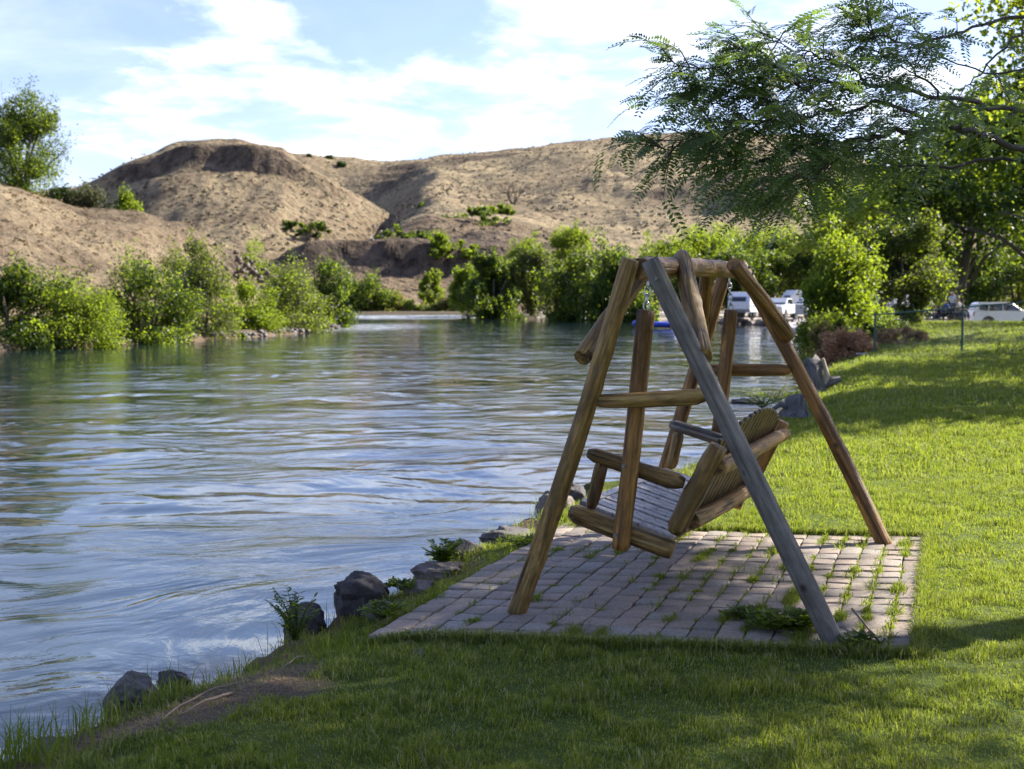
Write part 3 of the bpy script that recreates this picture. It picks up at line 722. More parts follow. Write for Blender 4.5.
def boulder(label, px, py, z, w_px, h_px, mat, flat=.7, seed=0, yaw=0, grp=None, deep=1.0, name='boulder', cat='rock'):
    p = atz(px, py, z)
    if name == 'stone': z = max(gz(p.x, p.y), WZ)
    dep = p.y; rx = w_px/F*dep/2; rz = h_px/F*dep/2*1.15
    bm_ = []; nu, nv = 72, 44
    u = np.linspace(0, 2*PI, nu, endpoint=False); v = np.linspace(-PI/2, PI/2, nv); Vv, U = np.meshgrid(v, u, indexing='ij')
    sx, sy, sz = np.cos(Vv)*np.cos(U), np.cos(Vv)*np.sin(U), np.sin(Vv)
    q = 1.0/np.maximum.reduce([np.abs(sx), np.abs(sy), np.abs(sz)])
    r = .55+.45*np.minimum(q, 1.35)*.75+.42*fbm(sx*1.1+seed*3.3+sz, sy*1.1+sz*1.3+seed, 6, 400+seed, .55)
    # chipped facets
    rs = np.random.default_rng(seed+5)
    for _ in range(7):
        n = rs.normal(size=3); n /= np.linalg.norm(n); d = sx*n[0]+sy*n[1]+sz*n[2]; lim = rs.uniform(.62, .85)
        r = np.where(d*r > lim, lim/np.maximum(d, .05)*.92+.08*r, r)
    X = sx*r*rx; Yy = sy*r*rx*flat*deep; Zz = np.where(sz < 0, sz*r*min(rz+.28, rz*2.2), sz*r*rz)
    V = np.stack([X, Yy, Zz], -1).reshape(-1, 3); fs = grid_faces(nv, nu); i = np.arange(nv-1)*nu
    wrap = np.stack([i+nu-1, i, i+nu, i+2*nu-1], -1)
    o = mesh_np(name, V, np.vstack([fs, wrap]), mat, smooth=True, loc=(p.x, p.y, z), rot=(0, 0, yaw))
    return tag(o, label, cat, grp)
GR = 'boulders along the river edge'
boulder('rounded grey boulder half buried in bare soil at lower left bank', 130, 696, -.16, 56, 44, M_rkb, .9, 1, grp=GR)
boulder('small dark stone peeking over the bank beside the bare soil', 172, 682, -.17, 34, 22, M_rkd, .9, 2, grp=GR)
boulder('largest dark basalt boulder at the water edge left of the patio', 358, 598, -.08, 62, 46, M_rkd, .8, 3, .3, grp=GR)
boulder('dark boulder behind green weeds left of the largest boulder', 305, 626, -.2, 50, 42, M_rkd, .9, 4, grp=GR)
boulder('small dark stone tucked right of the largest boulder', 378, 609, -.06, 34, 16, M_rkb, .9, 5, grp=GR)
boulder('flat tan stone at the patio corner beside dry grass', 418, 588, -.035, 36, 15, M_rkg, .9, 6, grp=GR)
boulder('long flat grey stone between the leafy weed and the patio edge', 438, 573, -.07, 58, 22, M_rkg, .6, 7, .1, grp=GR)
boulder('dark pitted rock behind the leafy weed by the water', 468, 551, -.10, 44, 24, M_rkd, .8, 8, grp=GR)
boulder('long low dark slab stone lying along the water beside the near leg', 512, 537, -.08, 64, 20, M_rkb, .6, 9, .45, grp=GR)
boulder('brown grey boulder just right of the near left swing leg', 556, 508, -.10, 46, 34, M_rkg, .8, 10, grp=GR)
boulder('black boulder at the water just under the front arm post', 570, 496, -.12, 40, 26, M_rkd, .8, 11, grp=GR)
boulder('small half sunken grey stone in the front lawn', 418, 655, -.015, 26, 12, M_rkg, .9, 12, grp='stones in the lawn')
boulder('low grey stone at water line in the bottom left corner', 52, 752, -.35, 50, 26, M_rkb, .9, 13, grp=GR)
boulder('small dark rock breaking the shallow water off the bank', 652, 404, WZ, 26, 7, M_rkd, .9, 14, grp='rocks in the shallow water')
boulder('dark flat rock awash between the swing and the stumps', 748, 402, WZ, 40, 8, M_rkd, .9, 15, grp='rocks in the shallow water')
# small stones pushed along the bank
sp_ = []
for k in range(26):
    i = rng.integers(0, len(edge_px)-5); a, b = edge_px[i], edge_px[i+1]; s = rng.random()
    sp_.append((a[0]+(b[0]-a[0])*s+rng.normal()*4, a[1]+(b[1]-a[1])*s+rng.normal()*3+2))
for k, (a, b) in enumerate(sp_[:14]):
    boulder('small grey bank stone at the waterline among the larger boulders', a-6, b-1, -.17, rng.uniform(8, 16), rng.uniform(6, 11), M_rkb if k % 2 else M_rkd, .9, 30+k, grp='small bank stones', name='stone', cat='stone')
# ------------------------------------------------------------------ leaves
def unit(a): return a/np.maximum(np.linalg.norm(a, axis=-1, keepdims=True), 1e-9)
def leafquads(Pc, size, up=.35, aspect=.55, axis=None):
    n = len(Pc); size = np.broadcast_to(size, (n,))[:, None]
    nrm = rng.normal(size=(n, 3)); nrm[:, 2] += up*2; nrm = unit(nrm)
    ax = rng.normal(size=(n, 3)) if axis is None else axis+rng.normal(size=(n, 3))*.4
    ax = unit(ax-nrm*np.sum(ax*nrm, 1, keepdims=True)); sd_ = np.cross(nrm, ax)
    V = np.stack([Pc-ax*size*.5, Pc+sd_*size*aspect*.5-ax*size*.05, Pc+ax*size*.5, Pc-sd_*size*aspect*.5-ax*size*.05], 1)
    return V.reshape(-1, 3), np.arange(n*4).reshape(-1, 4), np.repeat(rng.random(n), 4)
def tree_skeleton(mb, base, h, r, lean=(0, 0), nl=5, spread=1.0, hcrown=.35, ends=None):
    base = Vector(base); top = base+Vector((lean[0], lean[1], h))
    pts = [base.lerp(top, t)+Vector((math.sin(t*5+h)*r*.8, math.cos(t*4)*r*.8, 0)) for t in np.linspace(0, 1, 9)]
    mb.tube(pts, [r*(1.25 if i == 0 else 1)*(1-.85*i/8) for i in range(9)], 8)
    for k in range(nl):
        t = hcrown+(.9-hcrown)*k/nl; p = base.lerp(top, t); an = k*2.4+h
        L = spread*(.55+.45*math.sin(PI*min(1, (t-hcrown)/(1-hcrown)+.25)))
        q = p+Vector((math.cos(an)*L, math.sin(an)*L, L*.55)); m_ = p.lerp(q, .5)+Vector((0, 0, L*.12))
        mb.tube([p, m_, q], [r*.42*(1-t*.5), r*.25*(1-t*.4), r*.06], 5)
LM = {
 'yellow': leafmat('yellow green leaves', (.10, .14, .018), (.36, .48, .030), .52),
 'green': leafmat('fresh green leaves', (.065, .105, .014), (.32, .43, .022), .54),
 'dark': leafmat('deep green leaves', (.030, .055, .014), (.075, .14, .016), .38),
 'grey': leafmat('grey green leaves', (.085, .095, .045), (.16, .18, .06), .40),
 'blue': leafmat('blue green leaves', (.035, .070, .022), (.07, .13, .02), .32, .36, .35, .5),
 'brown': leafmat('rusty brown foliage', (.44, .26, .155), (.50, .30, .16), .42),
 'straw': leafmat('straw coloured foliage', (.26, .19, .08), (.35, .25, .09), .35),
 'maple': leafmat('sunlit maple leaves', (.085, .125, .016), (.46, .54, .040), .60),
}
M_bark = simple('grey brown bark', (.075, .058, .045), .9, .45, 14, .8, .02)
def plantform(name, label, cat, px, base_y, dist, w_px, top_y, kind, n=6000, leaf=.13, group=None, blobs=36, depth=.9, trunk=True, seed=0, shape='bush', z0=None, kind2=None, nl=6, lowfrac=.0, xy=None):
    """one tree or shrub: trunk with limbs, and a crown of loose leaf clumps"""
    global rng
    rs = np.random.default_rng(1000+seed)
    if xy is None: X = (px-512)/F*dist; Yp = dist
    else: X, Yp = xy
    if z0 is None: z0 = CH+(300-base_y)/F*Yp
    zt = CH+(300-top_y)/F*Yp; H = zt-z0; W = w_px/F*Yp/2
    root = empty(name, (X, Yp, z0), label, cat, group)
    if shape == 'bush': lo, cz_ = .02, .46
    elif shape == 'round': lo, cz_ = .18, .58
    else: lo, cz_ = .25, .6
    cen = np.array([0, 0, H*(lo+(1-lo)*.5)]); rad = np.array([W, W*depth, H*(1-lo)*.5])
    dirs = unit(rs.normal(size=(blobs, 3))); rr = rs.uniform(.25, .78, (blobs, 1))**.8
    bc = cen+dirs*rr*rad
    if shape == 'bush':   # wider below
        k = 1-.45*np.clip((bc[:, 2]/H), 0, 1); bc[:, :2] *= (k*1.25)[:, None]
    br = rs.uniform(.15, .32, blobs)*min(W, H*.5)*1.15
    per = rs.dirichlet(np.full(blobs, 6.0)); n = int(n*2.6); cnt = np.maximum(8, (per*n).astype(int))
    idx = np.repeat(np.arange(blobs), cnt)
    d = unit(rs.normal(size=(len(idx), 3))); rad_ = rs.random(len(idx))**.30
    lump = 1+.35*np.sin(d[:, 0]*5+idx)*np.cos(d[:, 1]*4+idx*2)
    P = bc[idx]+d*(rad_*lump*br[idx])[:, None]*np.array([1.15, 1.15, .8])
    # stray sprays beyond the outline
    ns = n//14; k = rs.integers(0, blobs, ns); out_ = unit(bc[k]-cen+rs.normal(size=(ns, 3))*.4); tl_ = rs.random(ns)
    P2 = bc[k]+out_*(br[k]*(.8+.9*tl_))[:, None]+rs.normal(size=(ns, 3))*br[k][:, None]*.12
    P = np.vstack([P, P2]); P = P[P[:, 2] > -.1*H*0-.02]
    hi_ = np.percentile(P[:, 2], 99.7); lo_z = np.percentile(P[:, 2], 14 if shape == 'bush' else 2)
    zlo = H*lo if shape != 'bush' else 0.0
    P[:, 2] = zlo+(P[:, 2]-lo_z)/(hi_-lo_z)*(H-zlo)
    for ax_, half in ((0, W), (1, W*depth)):
        a_, b_ = np.percentile(P[:, ax_], [.8, 99.2]); P[:, ax_] = (P[:, ax_]-(a_+b_)/2)*(2*half/(b_-a_))
    P = P[P[:, 2] > (-.10*H if shape == 'bush' else 0)]
    if lowfrac: P = P[P[:, 2] > lowfrac*H]
    rng = rs
    sz = leaf*1.0*rs.uniform(.6, 1.35, len(P))
    V, Fc, R = leafquads(P, sz, .3, .6)
    if kind2 is None: mesh_np('crown', V, Fc, LM[kind], root, attrs={'rnd': R})
    else:
        bk = rs.random(blobs) < .45; s2 = np.concatenate([bk[idx], bk[k]])[:len(P)] if len(P) == len(idx)+ns else rs.random(len(P)) < .45
        o = mesh_np('crown', V, Fc, [LM[kind], LM[kind2]], root, attrs={'rnd': R})
        o.data.polygons.foreach_set('material_index', s2.astype(np.int32))
    if trunk:
        mb = MB()
        if shape == 'bush':
            for q in range(5):
                a = q*1.26+seed; L = Vector((math.cos(a)*W*.5, math.sin(a)*W*.4, H*.62))
                mb.tube([Vector((math.cos(a)*.12*W, math.sin(a)*.12*W, -.15)), L*.5+Vector((0, 0, H*.06)), L], [H*.022, H*.015, H*.005], 6)
        else:
            tree_skeleton(mb, (0, 0, -.2), H*.88, max(.05, H*.030), nl=nl, spread=W*.75)
        mb.build('trunk', M_bark, root, smooth=True)
    return root
GL = 'shrubs on the far left bank'; GT = 'trees lining the far bank behind the swing'
PF = plantform
PF('riverside_shrub', 'mid green leafy shrub at the left picture edge on the far bank', 'shrub', 12, 351, 60, 114, 263, 'green', 11000, .16, GL, seed=1, kind2='dark')
PF('riverside_shrub', 'bright yellow green shrub, low and rounded, second on the left bank', 'shrub', 76, 349, 61, 96, 276, 'yellow', 9000, .13, GL, seed=2)
PF('riverside_shrub', 'tall lime green shrub with dark lower half on the left bank', 'shrub', 146, 346, 67, 98, 254, 'yellow', 10000, .15, GL, seed=3, kind2='dark')
PF('riverside_shrub', 'grey green willow with bare grey stems in the middle of the left bank', 'shrub', 200, 343, 74, 71, 238, 'grey', 8000, .14, GL, seed=4, kind2='green')
PF('riverside_shrub', 'low yellow green shrub hanging over the water beside the grey willow', 'shrub', 226, 342, 77, 43, 282, 'yellow', 4000, .14, GL, seed=5)
PF('riverside_shrub', 'green rounded shrub between the grey willow and the olive willow', 'shrub', 252, 339, 83, 57, 279, 'green', 6000, .15, GL, seed=6, kind2='yellow')
PF('riverside_shrub', 'olive coloured willow with yellow lower branches near the end of the left bank', 'shrub', 289, 337, 90, 75, 263, 'yellow', 9000, .17, GL, seed=7, kind2='grey')
PF('riverside_shrub', 'dark narrow tree shrub at the tip of the left bank point', 'shrub', 328, 327, 106, 52, 259, 'dark', 6000, .19, GL, seed=8, kind2='green')
PF('riverside_shrub', 'small yellow shrub low over the water at the bank tip', 'shrub', 312, 332, 102, 39, 293, 'yellow', 3000, .16, GL, seed=9)
PF('riverside_shrub', 'greyish green shrub rising behind the lime green one', 'shrub', 186, 327, 82, 57, 249, 'green', 5000, .16, GL, seed=10, kind2='grey')
PF('riverside_shrub', 'small dark green shrub filling the gap beside the yellow green mound', 'shrub', 110, 347, 66, 48, 289, 'green', 4000, .15, GL, seed=11, kind2='dark')
PF('hillside_shrub', 'yellow green thicket descending the gully behind the rocky outcrop', 'shrub', 252, 292, 138, 44, 241, 'yellow', 5000, .22, 'shrubs in the gully behind the outcrop', seed=12, z0=-1)
PF('hillside_shrub', 'green shrub lower in the gully behind the rocky outcrop', 'shrub', 282, 300, 142, 44, 262, 'green', 4500, .22, 'shrubs in the gully behind the outcrop', seed=13, z0=-1)
# tree and bushes on the near hillside
x, y, z = hillA(18, .60)
PF('hilltop_tree', 'large green tree with bare dead top twigs on the left hillside', 'tree', 20, 0, y, 80, 92, 'green', 15000, .20, None, seed=17, blobs=44, shape='bush', z0=z-.6, kind2='dark', xy=(x, y+2), nl=8)
dead = MB(); rs_ = np.random.default_rng(3)
ht = bpy.data.objects['hilltop_tree']; bz = ht.location.z
def deadlimb(mb, p, d, L, r, depth):
    p = Vector(p); d = Vector(d).normalized(); q = p+d*L; m_ = p.lerp(q, .5)+Vector(rs_.normal(size=3)*L*.07)
    mb.tube([p, m_, q], [r, r*.75, r*.4], 5)
    if depth:
        for k in range(3):
            s = rs_.uniform(.45, 1); nd = (d+Vector(rs_.normal(size=3))*.55); deadlimb(mb, p.lerp(q, s), nd, L*rs_.uniform(.4, .7), r*.5, depth-1)
for (ux, uy) in ((3.8, 5.0), (4.4, 3.2), (-1.2, 8.2), (.6, 7.6), (3.0, 6.2)):
    deadlimb(dead, (ux*.55, 0, uy*.75), (ux*.5, 0, 2.2), 2.4, .06, 2)
dead.build('dead_branches', M_bark, ht)
for k, (px, tp, w_, kd, lb) in enumerate([(62, 187, 38, 'dark', 'dark olive shrub at the foot of the hilltop tree'), (88, 186, 44, 'grey', 'olive grey shrub on the left hillside crest, middle of three'), (128, 190, 34, 'green', 'round green shrub at the right end of the hillside crest row')]):
    x, y, z = hillA(px, .58)
    PF('crest_shrub', lb, 'shrub', px, 0, y+4, w_, tp, kd, 3500, .22, 'shrubs on the left hillside crest', seed=20+k, z0=z-1.2)
# far bank across the bend
for k, (px, by, dist, w_, tp, kd, k2, lb) in enumerate([
  (370, 317, 222, 48, 274, 'green', 'dark', 'rounded green tree across the bend, left of the low golden brush'),
  (350, 317, 226, 35, 279, 'dark', 'green', 'darker tree at the left end of the bank across the bend'),
  (400, 318, 224, 54, 293, 'yellow', 'straw', 'low golden green brush across the bend beside the round tree'),
  (432, 318, 223, 54, 290, 'yellow', 'grey', 'low golden green brush in the middle of the bank across the bend'),
  (458, 319, 220, 45, 288, 'straw', 'yellow', 'straw coloured brush at the right end of the bank across the bend'),
  (431, 303, 230, 21, 272, 'green', 'yellow', 'small bright tree standing behind the golden brush')]):
    PF('far_bank_shrub', lb, 'shrub', px, by+1, dist-4, w_, tp, kd, 6000, .34, 'brush on the bank across the bend', seed=30+k, kind2=k2)
# right bank tree line
TL = [(493, 319, 150, 52, 254, 'dark', 'green', 'dark green tree at the left end of the bank tree line'),
      (468, 317, 168, 30, 268, 'yellow', 'green', 'small yellow green tree stepping down to the river at the line end'),
      (532, 320, 155, 56, 250, 'grey', 'green', 'greyish tree second from the left in the bank tree line'),
      (513, 312, 178, 60, 240, 'yellow', 'green', 'yellow crowned tree rising behind the leftmost dark trees'),
      (578, 322, 140, 66, 244, 'green', 'dark', 'dense dark tree with bright top behind the left swing leg'),
      (560, 310, 185, 50, 228, 'green', 'yellow', 'tall green tree with pointed top behind the bank line'),
      (618, 324, 133, 66, 247, 'dark', 'green', 'darkest dense tree overhanging the water by the swing apex'),
      (655, 312, 160, 66, 237, 'yellow', 'green', 'bright yellow green tree above the swing crossbar'),
      (706, 306, 165, 66, 228, 'green', 'yellow', 'broad green tree behind the parked trailer'),
      (742, 304, 150, 60, 244, 'dark', 'green', 'dark low tree shading the trailer camp'),
      (752, 300, 190, 80, 224, 'yellow', 'green', 'wide yellow crowned tree behind the camp'),
      (792, 304, 155, 60, 236, 'dark', 'green', 'dark tree behind the white pickup'),
      (818, 300, 200, 70, 216, 'green', 'yellow', 'tallest green tree behind the parked vehicles'),
      (690, 318, 145, 40, 262, 'dark', 'green', 'dark undergrowth tree beside the blue raft'),
      (862, 306, 150, 70, 222, 'green', 'dark', 'green tree hidden partly by the near cottonwoods')]
for k, (px, by, dist, w_, tp, kd, k2, lb) in enumerate(TL):
    PF('bank_tree', lb, 'tree', px, by, dist, w_*1.08, tp, kd, 12000, .30, GT, seed=50+k, kind2=k2, shape='bush' if k in (0, 4, 6, 9, 13) else 'round', blobs=30)
# nearer bright trees by the ramp
PF('young_tree', 'bright lime green young tree with spiky top by the boat ramp', 'tree', 842, 352, 52, 88, 230, 'yellow', 15000, .15, None, seed=70, kind2='green', z0=-.4, shape='bush', blobs=34)
PF('young_tree', 'olive green tree with a dark trunk beside the chain link fence', 'tree', 897, 338, 56, 92, 219, 'green', 15000, .14, None, seed=71, kind2='grey', z0=-.2, shape='round', blobs=34, nl=7)
PF('low_shrub', 'rusty brown dry shrub spilling down the bank left of the fence post', 'shrub', 852, 365, 38.5, 66, 330, 'brown', 9000, .07, None, seed=72, z0=-.35)
PF('low_shrub', 'rusty tipped yellow shrub behind the chain link fence', 'shrub', 902, 350, 42, 50, 327, 'brown', 6000, .07, None, seed=73, kind2='straw', z0=-.1)
PF('low_shrub', 'bright green shrub below the lime tree at the bank edge', 'shrub', 832, 350, 46, 40, 312, 'yellow', 5000, .09, None, seed=74, kind2='green', z0=-.5)
PF('low_shrub', 'straw coloured grassy shrub between the green and the rusty shrubs', 'shrub', 822, 356, 42, 30, 322, 'straw', 4000, .07, None, seed=75, kind2='green', z0=-.6)
PF('low_shrub', 'dark green shrub mass behind the fence corner post', 'shrub', 884, 344, 47, 44, 318, 'dark', 5000, .09, None, seed=76, kind2='green', z0=-.1)
# hillside trees
for px, py, w_, h_, kd, lb in [(q[0], q[1], q[2]*(1.5 if q[2] > 19 else 1), q[3]*(1.35 if q[2] > 19 else 1), q[4], q[5]) for q in [(441, 242, 18, 22, 'green', 'lone round green tree low on the far hillside'), (478, 215, 46, 14, 'dark', 'long dark green shrub patch in a hillside draw'), (408, 232, 40, 12, 'dark', 'dark shrub patch left of the lone round tree'), (452, 250, 34, 12, 'green', 'small green brush below the lone round tree'), (500, 209, 22, 10, 'green', 'upper green brush at the head of the hillside draw'),
                               (424, 203, 12, 6, 'dark', 'small dark shrub high on the far slope'), (302, 227, 42, 10, 'dark', 'low dark brush patch at the foot of the flat topped hill'), (343, 165, 8, 6, 'dark', 'small juniper on the skyline between the two hills'), (332, 157, 6, 5, 'dark', 'tiny juniper on the skyline beside the hill shoulder'), (312, 156, 5, 4, 'dark', 'leftmost tiny juniper on the skyline saddle'), (398, 158, 9, 4, 'dark', 'low juniper on the middle of the ridge skyline')]]:
    x, y, z = hill_y(px, py+h_*.35)
    PF('hillside_tree', lb, 'tree', px, 0, y, w_, 300-(z-1.5+h_/F*y-CH)*F/y, kd, 1500, .0022*y, 'trees scattered on the far hills', seed=int(px), z0=z-1.5, xy=(x, y), kind2='green' if kd == 'dark' and py > 200 else None, depth=.8)
x, y, z = hill_y(514, 205); bt = MB(); rs_ = np.random.default_rng(9)
for k in range(5): deadlimb(bt, (0, 0, -.5), (math.cos(k*1.3)*.5, math.sin(k*1.3)*.4, 1), 5.5, .22, 3)
tag(bt.build('bare_tree', M_bark, loc=(x, y, z)), 'bare grey leafless tree standing alone on the far slope', 'tree')
# sagebrush dots over the slopes: nobody could count them
Pv = []
for k in range(22000):
    i = rng.integers(8, len(D)-30); j = rng.integers(120, len(th)-60)
    if rock.reshape(HX.shape)[i, j] > .8: continue
    if vnoise(HX[i, j]*.02, HY[i, j]*.02, 5) + rng.normal()*.12 < .0: continue
    c = np.array([HX[i, j], HY[i, j], HZ[i, j]])+np.array([rng.normal()*1.2, rng.normal()*1.2, 0]); r = rng.uniform(.35, 1.05)
    Pv.append(c+rng.normal(size=(7, 3))*r*np.array([.5, .5, .28])+[0, 0, r*.35])
Pv = np.vstack(Pv); V, Fc, R = leafquads(Pv, .75, .8, .9)
tag(mesh_np('sagebrush', V, Fc, leafmat('sagebrush', (.060, .056, .036), (.06, .06, .04), .15), attrs={'rnd': R}), kind='stuff')
Pv = []
for k in range(2600):
    i = rng.integers(3, len(DA)-12); j = rng.integers(60, len(thA)-2); c = np.array([AX[i, j], AY[i, j], AZ[i, j]]); r = rng.uniform(.1, .38)
    Pv.append(c+rng.normal(size=(12, 3))*r*np.array([.5, .5, .3])+[0, 0, r*.3])
Pv = np.vstack(Pv); V, Fc, R = leafquads(Pv, .2, .8, .6)
tag(mesh_np('dry_brush', V, Fc, leafmat('dry brush', (.20, .155, .08), (.2, .15, .07), .2), attrs={'rnd': R}), kind='stuff')
# rocky outcrop and shoreline stones on the left bank (loose rubble)
def rubble(name, pts, sizes, mat, seed=0):
    rs = np.random.default_rng(seed); V = []; Fq_ = []
    ico = np.array([(-1, -1, -1), (1, -1, -1), (1, 1, -1), (-1, 1, -1), (-.7, -.7, 1), (.7, -.7, 1), (.7, .7, 1), (-.7, .7, 1)], float)
    fq = np.array([(3, 2, 1, 0), (4, 5, 6, 7), (0, 1, 5, 4), (1, 2, 6, 5), (2, 3, 7, 6), (3, 0, 4, 7)])
    for p, s in zip(pts, sizes):
        a = rs.uniform(0, 6.28); v = ico*rs.uniform(.6, 1.1, (8, 3))*s*np.array([1, .8, .55]); c, s_ = math.cos(a), math.sin(a)
        v = np.stack([v[:, 0]*c-v[:, 1]*s_, v[:, 0]*s_+v[:, 1]*c, v[:, 2]], 1)+p; Fq_.append(fq+len(V)*8); V.append(v)
    return mesh_np(name, np.vstack(V), np.vstack(Fq_), mat)
pts = []; szs = []
lp = np.array([(-27.5, 50), (-23.8, 58), (-20.5, 66), (-17.5, 75), (-15, 88), (-14.6, 100), (-15.6, 114), (-18.5, 126), (-27, 143)])
for k in range(1500):
    i = rng.integers(0, len(lp)-1); s = rng.random(); q = lp[i]*(1-s)+lp[i+1]*s+rng.normal(size=2)*[.35, .35]
    q[0] -= .25; pts.append((q[0], q[1], WZ+rng.uniform(-.05, .35))); szs.append(rng.uniform(.08, .26))
tag(rubble('shore_rubble', pts, szs, M_rkb, 4), kind='stuff')
pts = []; szs = []
for px, py, n in [(222, 262, 40), (240, 268, 60), (232, 285, 30), (250, 275, 40), (262, 283, 20)]:
    for k in range(n):
        dd = 122+rng.normal()*3; pp = aty(px+rng.normal()*7, py+rng.normal()*7, dd); pts.append(tuple(pp)); szs.append(rng.uniform(.12, .42))
tag(rubble('outcrop_rubble', pts, szs, M_out, 5), kind='stuff')
pts = []; szs = []
for k in range(260):
    s = rng.random(); q = np.array([21, 132])*(1-s)+np.array([25.0, 112])*s; pts.append((q[0]+rng.normal()*.6, q[1]+rng.normal(), WZ+rng.uniform(0, .4))); szs.append(rng.uniform(.15, .5))
tag(rubble('ramp_rubble', pts, szs, M_rkg, 6), kind='stuff')
# ------------------------------------------------------------------ stumps, boat ramp, fence
M_stump = woodmat('old stump wood', (.045, .038, .035), (.11, .095, .085), (.19, .17, .155), .45, .8, (.20, .195, .20))
def stump(label, px, py, z, w_px, h_px, jag, seed, lean=0):
    p = atz(px, py, z); r = w_px/F*p.y/2; h = h_px/F*p.y
    nr, nz = 32, 18; a = np.linspace(0, 2*PI, nr, endpoint=False); t = np.linspace(0, 1, nz); T, A = np.meshgrid(t, a, indexing='ij')
    R = r*(1.25-.35*np.minimum(T*3, 1))*(1+.18*np.sin(A*5+seed)+.10*np.sin(A*11+seed*2+T*2))
    topz = h*(1-jag*.5+jag*fbm(np.cos(A)*1.5+seed, np.sin(A)*1.5, 3, 500+seed))
    X = R*np.cos(A)+lean*T*h; Y_ = R*np.sin(A); Zc = T*topz-.08
    V = np.stack([X, Y_, Zc], -1).reshape(-1, 3); V = np.vstack([V, [[lean*h, 0, h*(.75)]]]); i = np.arange(nz-1)*nr
    wrap = np.stack([i+nr-1, i, i+nr, i+2*nr-1], -1); k = np.arange(nr)
    cap = np.stack([np.full(nr, nz*nr), (nz-1)*nr+k, (nz-1)*nr+(k+1) % nr], -1)
    root = empty('tree_stump', p, label, 'stump', 'old stumps along the bank')
    mesh_np('trunk', V, [np.vstack([grid_faces(nz, nr), wrap]), cap], M_stump, root, smooth=True); return root
stump('short dark grey tree stump standing low on the bank behind the bench', 796, 411, -.10, 21, 23, .35, 1)
s2 = stump('tall split grey stump with a pale leaning slab, further along the bank', 817, 392, -.25, 16, 44, .5, 2, -.12)
mb = MB(); mb.tube([(.12, .05, 0), (.20, .0, .32), (.10, -.02, .68)], [.07, .06, .03], 7); mb.build('slab', simple('pale split wood', (.36, .30, .22), .8), s2)
mb = MB(); mb.tube([(.08, .05, .1), (.30, .05, .22), (.48, .08, .26)], [.09, .10, .06], 7); mb.build('root', M_stump, s2)
mb = MB(); mb.tube([(-.02, .0, .05), (-.25, .0, .10), (-.36, 0, .02)], [.05, .045, .03], 7); mb.build('root', M_stump, bpy.data.objects['tree_stump'])
M_conc = simple('pale concrete', (.30, .30, .32), .85, .15, 3, .2)
mb = MB(); n_ = 6
rp = [atz(772, 342, -.95), atz(840, 344, -.62), atz(838, 321, -.36), atz(766, 320, -.36)]
mb.add([Vector(p)+Vector((0, 0, .04)) for p in rp]+[Vector(p)-Vector((0, 0, .4)) for p in rp], [(0, 1, 2, 3), (0, 4, 5, 1), (1, 5, 6, 2), (2, 6, 7, 3), (3, 7, 4, 0)])
o = mb.build('boat_ramp', M_conc); tag(o, 'grey sloping concrete boat ramp running down into the river', 'boat ramp')
M_sign = simple('pale sheet metal', (.50, .48, .46), .6, .1)
# two pale posts and a board by the ramp
bd_ = aty(801, 321, 92); rt = empty('notice_board', bd_, 'pale notice board on two posts beside the top of the boat ramp', 'notice board')
for dx in (-.42, .42):
    mb = MB(); mb.box((dx, 0, .6), (.06, .06, 1.3)); mb.build('post', M_sign, rt)
mb = MB(); mb.box((0, -.02, .85), (.80, .03, .75)); mb.build('board', M_sign, rt, bevel=.01)
M_green = simple('dark green coated steel', (.012, .055, .048), .45, .2)
def fence():
    A = aty(874.5, 355, 37); B = aty(962, 347.5, 37); st = B-A
    root = empty('chain_link_fence', A, 'low dark green chain link fence crossing the lawn in front of the people', 'fence')
    L = [Vector((0, 0, 0)), Vector(st), Vector(st)*2.05+Vector((0, -1.2, .05)), Vector(st)*3.1+Vector((0, -2.4, .1))]
    hts = 1.22
    for k, p in enumerate(L):
        mb = MB(); mb.tube([p-Vector((0, 0, .15)), p+Vector((0, 0, hts))], .035, 10); mb.tube([p+Vector((0, 0, hts)), p+Vector((0, 0, hts+.05))], [.045, .02], 10)
        mb.build('post', M_green, root, smooth=False)
    mb = MB(); mb.tube([p+Vector((0, 0, hts-.02)) for p in L], .022, 8); mb.build('top_rail', simple('weathered fence rail', (.05, .10, .095), .4), root)
    mb = MB(); s = .085
    for a, b in zip(L[:-1], L[1:]):
        n = int((b-a).length/s); m_ = int((hts-.05)/s)
        d = (b-a)/n
        for k in range(-m_, n):
            for sg in (1, -1):
                i0, i1 = max(0, k), min(n, k+m_)
                if i1 <= i0: continue
                z0 = (i0-k)*s if sg > 0 else (m_-(i0-k))*s; z1 = (i1-k)*s if sg > 0 else (m_-(i1-k))*s
                mb.tube([a+d*i0+Vector((0, 0, z0+.03)), a+d*i1+Vector((0, 0, z1+.03))], .0022, 3, cap=False)
    mb.build('wire_mesh', M_green, root)
    mb = MB(); mb.tube([Vector((-.1, -.02, .02)), Vector((-.55, -.05, .03))], .04, 6); mb.build('footing', M_conc, root)
fence()
